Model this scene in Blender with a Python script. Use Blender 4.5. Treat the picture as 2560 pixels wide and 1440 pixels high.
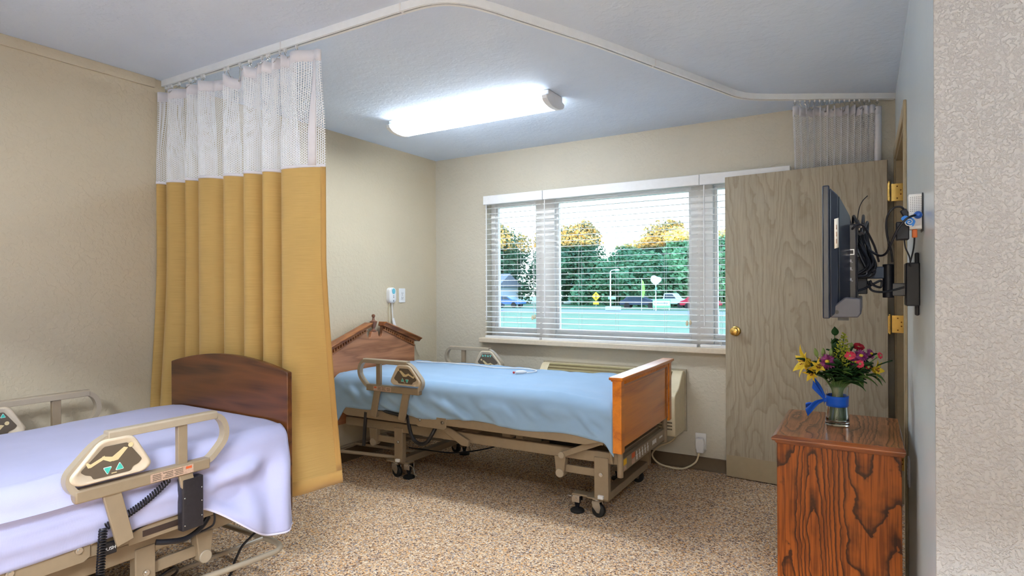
import bpy, bmesh, math, random
from mathutils import Vector, Matrix, noise
R = math.radians
for o in list(bpy.data.objects):
    bpy.data.objects.remove(o, do_unlink=True)
SC = bpy.context.scene
C = SC.collection

# ------------------------------------------------------------------ camera
cam_d = bpy.data.cameras.new('camera')
cam = bpy.data.objects.new('camera', cam_d); C.objects.link(cam)
CAM_H = 1.2777
YAW, ROLL = 0.5377, -0.0049
cam.matrix_world = (Matrix.Translation((0, 0, CAM_H)) @ Matrix.Rotation(YAW, 4, 'Z') @ Matrix.Rotation(R(90), 4, 'X')
                    @ Matrix.Rotation(ROLL, 4, 'Z'))
cam_d.sensor_width = 36.0
cam_d.lens = 36.0 * 1487.55 / 2560
cam_d.shift_y = 3.0 / 2560
cam_d.clip_start = 0.02; cam_d.clip_end = 600
SC.camera = cam

# ------------------------------------------------------------------ view, world, sun
SC.view_settings.view_transform = 'Standard'
SC.view_settings.look = 'None'
SC.view_settings.gamma = 1.0
SC.view_settings.use_curve_mapping = False
SC.view_settings.exposure = 0.88
W = bpy.data.worlds.new('sky'); SC.world = W; W.use_nodes = True
wn = W.node_tree
bg = wn.nodes['Background']
wtc = wn.nodes.new('ShaderNodeTexCoord'); wsep = wn.nodes.new('ShaderNodeSeparateXYZ')
wr = wn.nodes.new('ShaderNodeValToRGB')
wr.color_ramp.elements[0].position = 0.0; wr.color_ramp.elements[0].color = (0.92, 0.93, 0.98, 1)
wr.color_ramp.elements[1].position = 0.6; wr.color_ramp.elements[1].color = (0.42, 0.64, 1.0, 1)
wn.links.new(wtc.outputs['Generated'], wsep.inputs[0]); wn.links.new(wsep.outputs['Z'], wr.inputs[0])
wn.links.new(wr.outputs[0], bg.inputs['Color'])
bg.inputs['Strength'].default_value = 3.1

sun_d = bpy.data.lights.new('evening_sun', 'SUN'); sun_d.energy = 46.0; sun_d.color = (1.0, 0.21, 0.06); sun_d.angle = R(0.6)
sun = bpy.data.objects.new('evening_sun', sun_d); C.objects.link(sun)
sun.rotation_euler = (R(90 - 1.6), 0, R(14))     # low behind the building, lighting only the tree tops

LIGHT_MAIN, LIGHT_SECOND, LIGHT_ENTRY_FILL, LIGHT_FLOOR_BAND = 17.0, 8.5, 37.0, 310.0  # the last two drive lamps added for fill and the carpet band

# ------------------------------------------------------------------ room numbers
XL, XR, YB, H = -3.350, 0.152, 4.278, 2.44
YC = 1.90            # outer corner of the right wall
YF = -0.62           # unseen front wall, doorway header added to cut the hall light

# ------------------------------------------------------------------ object helpers
def obj_from(name, me, parent=None):
    o = bpy.data.objects.new(name, me); C.objects.link(o)
    if parent is not None: o.parent = parent
    return o

def tag(o, label=None, cat=None, group=None, kind=None):
    if label: o['label'] = label
    if cat: o['category'] = cat
    if group: o['group'] = group
    if kind: o['kind'] = kind
    return o

def thing(name, label, cat, loc=(0, 0, 0), rz=0.0, group=None):
    o = bpy.data.objects.new(name, None); C.objects.link(o)
    o.location = loc; o.rotation_euler = (0, 0, rz); o.empty_display_size = 0.05
    return tag(o, label, cat, group)

def copy_tree(o, parent=None):
    c = o.copy(); C.objects.link(c)
    if parent is not None: c.parent = parent
    for ch in list(o.children): copy_tree(ch, c)
    return c

class MB:
    """collects shapes and links them as one mesh object"""
    def __init__(self):
        self.v = []; self.f = []; self.uv = {}
    def add(self, vs, fs):
        b = len(self.v)
        self.v += [tuple(p) for p in vs]
        self.f += [tuple(b + i for i in f) for f in fs]
        return self
    def box(self, x0, x1, y0, y1, z0, z1, M=None):
        vs = [Vector(p) for p in ((x0,y0,z0),(x1,y0,z0),(x1,y1,z0),(x0,y1,z0),(x0,y0,z1),(x1,y0,z1),(x1,y1,z1),(x0,y1,z1))]
        if M is not None: vs = [M @ p for p in vs]
        return self.add(vs, ((0,3,2,1),(4,5,6,7),(0,1,5,4),(1,2,6,5),(2,3,7,6),(3,0,4,7)))
    def cbox(self, c, s, M=None):
        m = Matrix.Translation(c) @ (M.to_4x4() if M is not None else Matrix())
        return self.box(-s[0]/2, s[0]/2, -s[1]/2, s[1]/2, -s[2]/2, s[2]/2, m)
    def bar(self, a, b, w, h, up=(0, 0, 1)):
        """rectangular bar from a to b; w across, h along the up side"""
        a, b = Vector(a), Vector(b); t = (b - a); L = t.length; t.normalize()
        u = Vector(up); s = t.cross(u)
        if s.length < 1e-6: s = t.cross(Vector((1, 0, 0)))
        s.normalize(); n = s.cross(t)
        M = Matrix((t, s, n)).transposed().to_4x4(); M.translation = a
        return self.box(0, L, -w/2, w/2, -h/2, h/2, M)
    def prism(self, poly, a, b, axis='Z'):
        """extrude a 2D outline from a to b along an axis; axis X: poly=(y,z), Y: (x,z), Z: (x,y)"""
        n = len(poly)
        def p3(p, t):
            return {'X': (t, p[0], p[1]), 'Y': (p[0], t, p[1]), 'Z': (p[0], p[1], t)}[axis]
        vs = [p3(p, a) for p in poly] + [p3(p, b) for p in poly]
        fs = [tuple(range(n))[::-1], tuple(range(n, 2*n))] + [(i, (i+1) % n, n+(i+1) % n, n+i) for i in range(n)]
        return self.add(vs, fs)
    def sweep(self, path, prof, up=(0, 0, 1), closed=False, caps=True, scale=None):
        """sweep a closed 2D profile (side, up) along a path"""
        P = [Vector(p) for p in path]; n = len(P); m = len(prof); vs = []
        U = Vector(up); prev = None
        for i in range(n):
            if closed: t = P[(i+1) % n] - P[i-1]
            else: t = P[min(i+1, n-1)] - P[max(i-1, 0)]
            if t.length < 1e-9: t = Vector((1, 0, 0))
            t.normalize()
            ref = U if prev is None else prev
            s = t.cross(ref)
            if s.length < 1e-4: s = t.cross(Vector((1, 0, 0))) if abs(t.x) < .9 else t.cross(Vector((0, 1, 0)))
            s.normalize(); nn = s.cross(t).normalized(); 
            if abs(t.dot(U)) < 0.98 and prev is None: pass
            prev = nn
            k = 1.0 if scale is None else scale[i]
            vs += [P[i] + s*(a*k) + nn*(b*k) for a, b in prof]
        fs = []
        for i in range(n if closed else n-1):
            j = (i+1) % n
            for q in range(m):
                r = (q+1) % m
                fs.append((i*m+q, i*m+r, j*m+r, j*m+q))
        if caps and not closed:
            fs += [tuple(range(m))[::-1], tuple((n-1)*m+q for q in range(m))]
        return self.add(vs, fs)
    def tube(self, path, r, n=10, closed=False, caps=True, scale=None, up=(0, 0, 1)):
        prof = [(r*math.cos(2*math.pi*k/n), r*math.sin(2*math.pi*k/n)) for k in range(n)]
        return self.sweep(path, prof, up, closed, caps, scale)
    def lathe(self, prof, c=(0, 0, 0), n=20, M=None, cap=True):
        """prof: (radius, height) pairs, turned about Z (or M's Z)"""
        m = Matrix.Translation(c) @ (M.to_4x4() if M is not None else Matrix())
        vs = []; k = len(prof)
        for r, z in prof:
            vs += [m @ Vector((r*math.cos(2*math.pi*i/n), r*math.sin(2*math.pi*i/n), z)) for i in range(n)]
        fs = [(a*n+i, a*n+(i+1) % n, (a+1)*n+(i+1) % n, (a+1)*n+i) for a in range(k-1) for i in range(n)]
        if cap: fs += [tuple(range(n))[::-1], tuple((k-1)*n+i for i in range(n))]
        return self.add(vs, fs)
    def cyl(self, a, b, r, n=16):
        return self.tube([a, b], r, n)
    def ball(self, c, r, n=12, sx=1, sy=1, sz=1):
        prof = [(max(1e-4, math.sin(math.pi*k/n)), -math.cos(math.pi*k/n)) for k in range(n+1)]
        M = Matrix.Diagonal((r*sx, r*sy, r*sz, 1))
        return self.lathe(prof, c, n*2, M, cap=False)
    def grid(self, fn, nu, nv, uvfn=None, flip=False):
        b = len(self.v)
        for i in range(nu+1):
            for j in range(nv+1):
                self.v.append(tuple(fn(i/nu, j/nv)))
                if uvfn: self.uv[len(self.v)-1] = uvfn(i/nu, j/nv)
        for i in range(nu):
            for j in range(nv):
                q = (b+i*(nv+1)+j, b+(i+1)*(nv+1)+j, b+(i+1)*(nv+1)+j+1, b+i*(nv+1)+j+1)
                self.f.append(q[::-1] if flip else q)
        return self
    def build(self, name, m, parent=None, bevel=0.0, smooth=True, angle=35, solid=0.0, seg=2):
        me = bpy.data.meshes.new(name)
        me.from_pydata(self.v, [], self.f); me.update()
        if self.uv:
            ul = me.uv_layers.new(name='UVMap')
            for lp in me.loops: ul.data[lp.index].uv = self.uv.get(lp.vertex_index, (0, 0))
        bm = bmesh.new(); bm.from_mesh(me)
        if not self.uv: bmesh.ops.recalc_face_normals(bm, faces=bm.faces)
        bm.to_mesh(me); bm.free()
        if smooth:
            for p in me.polygons: p.use_smooth = True
            me.set_sharp_from_angle(angle=R(angle))
        if m is not None: me.materials.append(m)
        o = obj_from(name, me, parent)
        if bevel > 0:
            b = o.modifiers.new('bevel', 'BEVEL'); b.width = bevel; b.segments = seg; b.limit_method = 'ANGLE'; b.angle_limit = R(40)
            b.harden_normals = False
        if solid > 0:
            s = o.modifiers.new('solidify', 'SOLIDIFY'); s.thickness = solid; s.offset = 0
        return o

def rrect(w, h, r, n=4):
    """rounded rectangle outline, centred"""
    out = []
    for cx, cy, a0 in ((w/2-r, h/2-r, 0), (-w/2+r, h/2-r, 90), (-w/2+r, -h/2+r, 180), (w/2-r, -h/2+r, 270)):
        for k in range(n+1):
            a = R(a0 + 90*k/n); out.append((cx + r*math.cos(a), cy + r*math.sin(a)))
    return out

def round_poly(poly, r, n=5, closed=True):
    """round the corners of a 2D or 3D polyline"""
    P = [Vector(p) for p in poly]; out = []; N = len(P)
    for i in range(N):
        if not closed and i in (0, N-1): out.append(P[i]); continue
        a, b, c = P[i-1], P[i], P[(i+1) % N]
        ra = min(r if not isinstance(r, (list, tuple)) else r[i], (a-b).length*.49, (c-b).length*.49)
        p, q = b + (a-b).normalized()*ra, b + (c-b).normalized()*ra
        for k in range(n+1):
            t = k/n; out.append(p*(1-t)**2 + b*2*t*(1-t) + q*t*t)
    return out

def spline(pts, n=8):
    """Catmull-Rom through points"""
    P = [Vector(p) for p in pts]; out = []
    for i in range(len(P)-1):
        a, b, c, d = P[max(i-1, 0)], P[i], P[i+1], P[min(i+2, len(P)-1)]
        for k in range(n):
            t = k/n
            out.append(0.5*((2*b) + (c-a)*t + (2*a-5*b+4*c-d)*t*t + (3*b-a-3*c+d)*t**3))
    out.append(P[-1]); return out

def lerp(a, b, t): return a + (b-a)*t
def interp(x, xs, ys):
    if x <= xs[0]: return ys[0]
    for i in range(len(xs)-1):
        if x <= xs[i+1]:
            t = (x-xs[i])/(xs[i+1]-xs[i]); return lerp(ys[i], ys[i+1], t)
    return ys[-1]
def smooth01(t):
    t = max(0.0, min(1.0, t)); return t*t*(3-2*t)
def nz(x, y, z=0.0): return noise.noise(Vector((x, y, z)))

# ------------------------------------------------------------------ materials
def srgb(r, g, b):
    f = lambda c: (c/255/12.92) if c/255 <= 0.04045 else ((c/255+0.055)/1.055)**2.4
    return (f(r), f(g), f(b), 1.0)

def new_mat(name):
    m = bpy.data.materials.new(name); m.use_nodes = True
    nt = m.node_tree; b = nt.nodes['Principled BSDF']
    return m, nt, b

def node(nt, t, **kw):
    n = nt.nodes.new(t)
    for k, v in kw.items():
        if k in n.inputs: n.inputs[k].default_value = v
        else: setattr(n, k, v)
    return n

def coords(nt, scale=(1, 1, 1), rot=(0, 0, 0), kind='Object'):
    tc = node(nt, 'ShaderNodeTexCoord'); mp = node(nt, 'ShaderNodeMapping')
    mp.inputs['Scale'].default_value = scale; mp.inputs['Rotation'].default_value = rot
    nt.links.new(tc.outputs[kind], mp.inputs[0]); return mp.outputs[0]

def ramp(nt, fac, stops):
    r = node(nt, 'ShaderNodeValToRGB'); e = r.color_ramp.elements
    while len(e) < len(stops): e.new(0.5)
    for i, (p, c) in enumerate(stops): e[i].position = p; e[i].color = c
    nt.links.new(fac, r.inputs[0]); return r.outputs[0]

def bump(nt, b, h, strength, dist=0.01):
    n = node(nt, 'ShaderNodeBump'); n.inputs['Strength'].default_value = strength; n.inputs['Distance'].default_value = dist
    nt.links.new(h, n.inputs['Height']); nt.links.new(n.outputs[0], b.inputs['Normal']); return n

def plain(name, col, rough=0.5, metal=0.0, var=0.06, scale=30, bmp=0.0, bscale=200, spec=0.5, **kw):
    m, nt, b = new_mat(name)
    v = coords(nt)
    n = node(nt, 'ShaderNodeTexNoise', Scale=scale, Detail=3.0)
    nt.links.new(v, n.inputs['Vector'])
    c0 = tuple(max(0, c*(1-var)) for c in col[:3]) + (1,); c1 = tuple(min(1, c*(1+var)) for c in col[:3]) + (1,)
    nt.links.new(ramp(nt, n.outputs['Fac'], [(0.3, c0), (0.7, c1)]), b.inputs['Base Color'])
    b.inputs['Roughness'].default_value = rough; b.inputs['Metallic'].default_value = metal
    b.inputs['Specular IOR Level'].default_value = spec
    for k, val in kw.items(): b.inputs[k.replace('_', ' ')].default_value = val
    if bmp:
        n2 = node(nt, 'ShaderNodeTexNoise', Scale=bscale, Detail=2.0); nt.links.new(v, n2.inputs['Vector'])
        bump(nt, b, n2.outputs['Fac'], bmp, 0.004)
    return m

def textured_wall(name, col, rough, amount=0.5, scale=55, spec=0.5):
    """painted drywall with a knocked-down orange-peel texture"""
    m, nt, b = new_mat(name); v = coords(nt)
    n = node(nt, 'ShaderNodeTexNoise', Scale=scale, Detail=3.0, Roughness=0.55); nt.links.new(v, n.inputs['Vector'])
    h = ramp(nt, n.outputs['Fac'], [(0.45, (0, 0, 0, 1)), (0.58, (1, 1, 1, 1))])
    n2 = node(nt, 'ShaderNodeTexNoise', Scale=2.0, Detail=2.0); nt.links.new(v, n2.inputs['Vector'])
    c0 = tuple(c*0.97 for c in col[:3]) + (1,); c1 = tuple(min(1, c*1.03) for c in col[:3]) + (1,)
    nt.links.new(ramp(nt, n2.outputs['Fac'], [(0.3, c0), (0.7, c1)]), b.inputs['Base Color'])
    b.inputs['Roughness'].default_value = rough; b.inputs['Specular IOR Level'].default_value = spec
    bump(nt, b, h, amount, 0.003); return m

def wood(name, light, dark, rough=0.35, axis='X', scale=1.0, ring=9.0, dist=5.0, fine=0.35, coat=0.2):
    """wood with drawn-out grain along an axis, rings and pores"""
    m, nt, b = new_mat(name)
    long_, across = 0.35*scale, 3.2*scale
    sc = {'X': (long_, across, across), 'Y': (across, long_, across), 'Z': (across, across, long_)}[axis]
    v = coords(nt, sc)
    n = node(nt, 'ShaderNodeTexNoise', Scale=1.4, Detail=3.0, Roughness=0.5); nt.links.new(v, n.inputs['Vector'])
    mul = node(nt, 'ShaderNodeMath', operation='MULTIPLY'); nt.links.new(n.outputs['Fac'], mul.inputs[0]); mul.inputs[1].default_value = ring
    fr = node(nt, 'ShaderNodeMath', operation='PINGPONG'); nt.links.new(mul.outputs[0], fr.inputs[0]); fr.inputs[1].default_value = 0.5
    sc2 = tuple(s*(26 if s > 1*scale else 5) for s in sc)
    v2 = coords(nt, sc2)
    n2 = node(nt, 'ShaderNodeTexNoise', Scale=1.2, Detail=2.0); nt.links.new(v2, n2.inputs['Vector'])
    mix = node(nt, 'ShaderNodeMath', operation='MULTIPLY_ADD'); nt.links.new(n2.outputs['Fac'], mix.inputs[0]); mix.inputs[1].default_value = fine
    dbl = node(nt, 'ShaderNodeMath', operation='MULTIPLY'); nt.links.new(fr.outputs[0], dbl.inputs[0]); dbl.inputs[1].default_value = 2.0*(1-fine)
    nt.links.new(dbl.outputs[0], mix.inputs[2])
    mid = tuple((a*0.6+c*0.4) for a, c in zip(light[:3], dark[:3])) + (1,)
    nt.links.new(ramp(nt, mix.outputs[0], [(0.12, dark), (0.42, mid), (0.8, light)]), b.inputs['Base Color'])
    b.inputs['Roughness'].default_value = rough; b.inputs['Coat Weight'].default_value = coat; b.inputs['Coat Roughness'].default_value = 0.15
    bump(nt, b, mix.outputs[0], 0.08, 0.002); return m

def oak(name, light, dark, axis='Z', rough=0.3, coat=0.3, scale=1.0, pore=(0.55, 0.48, 0.42), rings=21.0):
    """plain-sawn oak veneer: cathedral arches of dark grain with fine pores"""
    m, nt, b = new_mat(name)
    ln, ac = 0.55*scale, 4.2*scale
    sc = {'X': (ln, ac, ac), 'Y': (ac, ln, ac), 'Z': (ac, ac, ln)}[axis]
    v = coords(nt, sc)
    n = node(nt, 'ShaderNodeTexNoise', Scale=1.0, Detail=1.5, Roughness=0.45); nt.links.new(v, n.inputs['Vector'])
    vf = coords(nt, tuple(s*(1.0 if s > 1 else 7.0) for s in sc))
    nf = node(nt, 'ShaderNodeTexNoise', Scale=3.0, Detail=3.0); nt.links.new(vf, nf.inputs['Vector'])
    add = node(nt, 'ShaderNodeMath', operation='MULTIPLY_ADD'); nt.links.new(nf.outputs['Fac'], add.inputs[0]); add.inputs[1].default_value = 0.055; nt.links.new(n.outputs['Fac'], add.inputs[2])
    mul = node(nt, 'ShaderNodeMath', operation='MULTIPLY'); nt.links.new(add.outputs[0], mul.inputs[0]); mul.inputs[1].default_value = rings
    fr = node(nt, 'ShaderNodeMath', operation='FRACT'); nt.links.new(mul.outputs[0], fr.inputs[0])
    vp = coords(nt, tuple(s*(34 if s > 1*scale else 10) for s in sc))
    pn = node(nt, 'ShaderNodeTexNoise', Scale=1.0, Detail=2.0); nt.links.new(vp, pn.inputs['Vector'])
    mid = tuple(a*0.55+c*0.45 for a, c in zip(light[:3], dark[:3])) + (1,)
    line = ramp(nt, fr.outputs[0], [(0.0, dark), (0.10, dark), (0.26, mid), (0.62, light), (0.93, light), (1.0, mid)])
    mx = node(nt, 'ShaderNodeMix', data_type='RGBA', blend_type='MULTIPLY'); mx.inputs[0].default_value = 1.0
    nt.links.new(line, mx.inputs[6]); nt.links.new(ramp(nt, pn.outputs['Fac'], [(0.36, pore + (1,)), (0.56, (1, 1, 1, 1))]), mx.inputs[7])
    nt.links.new(mx.outputs[2], b.inputs['Base Color'])
    b.inputs['Roughness'].default_value = rough; b.inputs['Coat Weight'].default_value = coat; b.inputs['Coat Roughness'].default_value = 0.12
    b.inputs['Specular IOR Level'].default_value = 0.3
    bump(nt, b, pn.outputs['Fac'], 0.08, 0.001); return m

def fabric(name, col, rough=0.9, thread=900, amount=0.25, var=0.05, rot=0.0, sheen=0.2, kind='Object', trans=0.0, band=False):
    m, nt, b = new_mat(name); v = coords(nt, (1, 1, 1), (0, 0, rot), kind)
    w1 = node(nt, 'ShaderNodeTexNoise', Scale=thread, Detail=1.0); nt.links.new(v, w1.inputs['Vector'])
    n = node(nt, 'ShaderNodeTexNoise', Scale=6.0, Detail=4.0); nt.links.new(v, n.inputs['Vector'])
    c0 = tuple(c*(1-var) for c in col[:3]) + (1,); c1 = tuple(min(1, c*(1+var)) for c in col[:3]) + (1,)
    cc = ramp(nt, n.outputs['Fac'], [(0.3, c0), (0.7, c1)])
    if band:
        vb = coords(nt, (8, 520, 1), (0, 0, 0), kind)
        nb = node(nt, 'ShaderNodeTexNoise', Scale=1.0, Detail=2.0); nt.links.new(vb, nb.inputs['Vector'])
        mx = node(nt, 'ShaderNodeMix', data_type='RGBA', blend_type='MULTIPLY'); mx.inputs[0].default_value = 1.0
        nt.links.new(cc, mx.inputs[6])
        nt.links.new(ramp(nt, nb.outputs['Fac'], [(0.35, (0.90, 0.88, 0.84, 1)), (0.62, (1, 1, 1, 1))]), mx.inputs[7])
        cc = mx.outputs[2]
    nt.links.new(cc, b.inputs['Base Color'])
    b.inputs['Roughness'].default_value = rough; b.inputs['Sheen Weight'].default_value = sheen
    b.inputs['Specular IOR Level'].default_value = 0.2
    bump(nt, b, w1.outputs['Fac'], amount, 0.001)
    if trans:
        tr = node(nt, 'ShaderNodeBsdfTranslucent'); nt.links.new(cc, tr.inputs[0])
        mx2 = node(nt, 'ShaderNodeMixShader'); mx2.inputs[0].default_value = trans
        nt.links.new(b.outputs[0], mx2.inputs[1]); nt.links.new(tr.outputs[0], mx2.inputs[2])
        nt.links.new(mx2.outputs[0], nt.nodes['Material Output'].inputs[0])
    return m

def ribbed_cloth(name, col, var=0.04):
    """fine corded bed blanket"""
    m, nt, b = new_mat(name); v = coords(nt)
    w = node(nt, 'ShaderNodeTexWave', wave_type='BANDS', bands_direction='X'); w.inputs['Scale'].default_value = 150; w.inputs['Distortion'].default_value = 0.8
    nt.links.new(v, w.inputs['Vector'])
    n = node(nt, 'ShaderNodeTexNoise', Scale=5.0, Detail=4.0); nt.links.new(v, n.inputs['Vector'])
    c0 = tuple(c*(1-var) for c in col[:3]) + (1,); c1 = tuple(min(1, c*(1+var)) for c in col[:3]) + (1,)
    nt.links.new(ramp(nt, n.outputs['Fac'], [(0.3, c0), (0.7, c1)]), b.inputs['Base Color'])
    b.inputs['Roughness'].default_value = 0.9; b.inputs['Specular IOR Level'].default_value = 0.2; b.inputs['Sheen Weight'].default_value = 0.15
    bump(nt, b, w.outputs['Fac'], 0.16, 0.0015); return m

def net_mat(name):
    """white net with small offset holes, laid out along the cloth"""
    m, nt, b = new_mat(name)
    tc = node(nt, 'ShaderNodeTexCoord'); sep = node(nt, 'ShaderNodeSeparateXYZ'); com = node(nt, 'ShaderNodeCombineXYZ')
    nt.links.new(tc.outputs['UV'], sep.inputs[0]); nt.links.new(sep.outputs[1], com.inputs[0]); nt.links.new(sep.outputs[0], com.inputs[1])
    br = node(nt, 'ShaderNodeTexBrick')
    br.inputs['Scale'].default_value = 1.0; br.inputs['Brick Width'].default_value = 0.0112; br.inputs['Row Height'].default_value = 0.0082
    br.inputs['Mortar Size'].default_value = 0.0016; br.inputs['Mortar Smooth'].default_value = 0.1
    nt.links.new(com.outputs[0], br.inputs['Vector'])
    b.inputs['Base Color'].default_value = srgb(250, 250, 252); b.inputs['Roughness'].default_value = 0.8; b.inputs['Specular IOR Level'].default_value = 0.2
    tl = node(nt, 'ShaderNodeBsdfTranslucent'); tl.inputs[0].default_value = srgb(238, 238, 242)
    m1 = node(nt, 'ShaderNodeMixShader'); m1.inputs[0].default_value = 0.3
    nt.links.new(b.outputs[0], m1.inputs[1]); nt.links.new(tl.outputs[0], m1.inputs[2])
    tr = node(nt, 'ShaderNodeBsdfTransparent')
    m2 = node(nt, 'ShaderNodeMixShader')
    nt.links.new(br.outputs['Fac'], m2.inputs[0]); nt.links.new(tr.outputs[0], m2.inputs[1]); nt.links.new(m1.outputs[0], m2.inputs[2])
    nt.links.new(m2.outputs[0], nt.nodes['Material Output'].inputs[0])
    return m

def pane_mat(name):
    """clear window pane: passes light, mirrors a little at glancing angles"""
    m, nt, b = new_mat(name)
    tr = node(nt, 'ShaderNodeBsdfTransparent'); tr.inputs[0].default_value = (0.93, 0.98, 0.97, 1)
    gl = node(nt, 'ShaderNodeBsdfGlossy'); gl.inputs['Roughness'].default_value = 0.02
    fr = node(nt, 'ShaderNodeFresnel'); fr.inputs[0].default_value = 1.35
    mx = node(nt, 'ShaderNodeMixShader')
    nt.links.new(fr.outputs[0], mx.inputs[0]); nt.links.new(tr.outputs[0], mx.inputs[1]); nt.links.new(gl.outputs[0], mx.inputs[2])
    nt.links.new(mx.outputs[0], nt.nodes['Material Output'].inputs[0]); return m

def glow(name, col, strength):
    m, nt, b = new_mat(name)
    b.inputs['Base Color'].default_value = col; b.inputs['Emission Color'].default_value = col; b.inputs['Emission Strength'].default_value = strength
    n = node(nt, 'ShaderNodeTexNoise', Scale=400.0); nt.links.new(coords(nt), n.inputs['Vector']); bump(nt, b, n.outputs['Fac'], 0.05, 0.001)
    return m

def carpet_mat():
    m, nt, b = new_mat('carpet'); v = coords(nt)
    vo = node(nt, 'ShaderNodeTexVoronoi', Scale=150.0); nt.links.new(v, vo.inputs['Vector'])
    sp = node(nt, 'ShaderNodeSeparateColor'); nt.links.new(vo.outputs['Color'], sp.inputs[0])
    cc = ramp(nt, sp.outputs[0], [(0.0, srgb(120, 94, 78)), (0.14, srgb(190, 158, 128)), (0.42, srgb(224, 198, 168)), (0.64, srgb(160, 150, 148)),
                                  (0.74, srgb(226, 178, 126)), (0.88, srgb(240, 222, 196))])
    nt.nodes[-1].color_ramp.interpolation = 'CONSTANT'
    n = node(nt, 'ShaderNodeTexNoise', Scale=1.3, Detail=3.0); nt.links.new(v, n.inputs['Vector'])
    mx = node(nt, 'ShaderNodeMix', data_type='RGBA', blend_type='MULTIPLY'); mx.inputs[0].default_value = 1.0
    nt.links.new(cc, mx.inputs[6]); nt.links.new(ramp(nt, n.outputs['Fac'], [(0.3, (0.92, 0.92, 0.92, 1)), (0.7, (1, 1, 1, 1))]), mx.inputs[7])
    nt.links.new(mx.outputs[2], b.inputs['Base Color'])
    b.inputs['Roughness'].default_value = 1.0; b.inputs['Specular IOR Level'].default_value = 0.05
    bump(nt, b, vo.outputs['Distance'], 0.6, 0.006); return m

def leaf_mat(name, c0, c1, scale=0.5, detail=4.0, trans=0.25):
    m, nt, b = new_mat(name); v = coords(nt)
    n = node(nt, 'ShaderNodeTexNoise', Scale=scale, Detail=detail); nt.links.new(v, n.inputs['Vector'])
    cc = ramp(nt, n.outputs['Fac'], [(0.32, c0), (0.68, c1)])
    nt.links.new(cc, b.inputs['Base Color']); b.inputs['Roughness'].default_value = 0.6; b.inputs['Specular IOR Level'].default_value = 0.25
    tl = node(nt, 'ShaderNodeBsdfTranslucent'); nt.links.new(cc, tl.inputs[0])
    mx = node(nt, 'ShaderNodeMixShader'); mx.inputs[0].default_value = trans
    nt.links.new(b.outputs[0], mx.inputs[1]); nt.links.new(tl.outputs[0], mx.inputs[2])
    nt.links.new(mx.outputs[0], nt.nodes['Material Output'].inputs[0]); return m

M = {}
M['wall'] = textured_wall('tan_wall_paint', srgb(205, 192, 167), 0.55, 0.35, 42)
M['wall_b'] = textured_wall('tan_wall_paint_window_side', srgb(204, 197, 182), 0.55, 0.3, 42)
M['wall_r'] = textured_wall('daylight_tinted_semigloss_paint', srgb(230, 244, 255), 0.21, 0.035, 34, 0.6)  # cool window daylight put into the wall colour
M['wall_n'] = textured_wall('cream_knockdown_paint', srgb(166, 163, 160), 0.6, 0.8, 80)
M['ceil'] = textured_wall('daylight_tinted_ceiling_paint', srgb(221, 234, 253), 0.8, 0.26, 24, 0.3)  # white ceiling tinted blue, standing in for daylight from the window
M['carpet'] = carpet_mat()
M['base'] = plain('brown_vinyl_base', srgb(92, 74, 52), 0.45)
M['white'] = plain('white_plastic', srgb(236, 236, 238), 0.4, var=0.02)
M['blind'] = plain('white_blind_slat', srgb(244, 243, 242), 0.45, var=0.02)
M['cream'] = plain('cream_plastic', srgb(230, 216, 184), 0.45, var=0.03)
M['cream_shaded'] = plain('shaded_louvre_plastic', srgb(196, 184, 146), 0.5, var=0.03)  # darker copy of the cream plastic, shade put into the colour
M['frame'] = plain('white_window_frame', srgb(246, 244, 243), 0.4, var=0.02)
M['sill'] = plain('stone_window_sill', srgb(222, 208, 188), 0.4, var=0.04, scale=60)
M['pane'] = pane_mat('window_pane')
M['black'] = plain('black_plastic', srgb(24, 24, 30), 0.35, var=0.1)
M['black_m'] = plain('black_matt_steel', srgb(22, 24, 34), 0.45, 0.3, var=0.1)
M['rubber'] = plain('black_rubber', srgb(18, 18, 20), 0.6, var=0.1)
M['chrome'] = plain('chrome', srgb(200, 198, 194), 0.22, 1.0, var=0.05)
M['brass'] = plain('brass', srgb(222, 184, 104), 0.28, 1.0, var=0.08)
M['taupe'] = plain('taupe_painted_steel', srgb(146, 128, 104), 0.4, 0.0, var=0.04, bmp=0.05, bscale=600)
M['rail'] = plain('warm_grey_rail_plastic', srgb(168, 154, 134), 0.32, 0.0, var=0.03)
M['housing'] = plain('beige_control_housing', srgb(206, 190, 166), 0.35, var=0.03)
M['plate'] = plain('brown_control_face', srgb(96, 84, 70), 0.45, var=0.05)
M['teal'] = plain('teal_button', srgb(70, 196, 178), 0.45, var=0.04)
M['picto'] = plain('cream_print', srgb(216, 196, 150), 0.5, var=0.03)
M['ink'] = plain('dark_print', srgb(40, 36, 34), 0.6, var=0.05)
M['whiteink'] = plain('white_print', srgb(235, 235, 235), 0.5, var=0.02)
M['orangeink'] = plain('orange_print', srgb(214, 96, 50), 0.5, var=0.05)
M['yellowink'] = plain('yellow_print', srgb(240, 190, 40), 0.5, var=0.05)
M['tagprint'] = plain('pale_brown_label', srgb(190, 160, 140), 0.5, var=0.18, scale=160)

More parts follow.
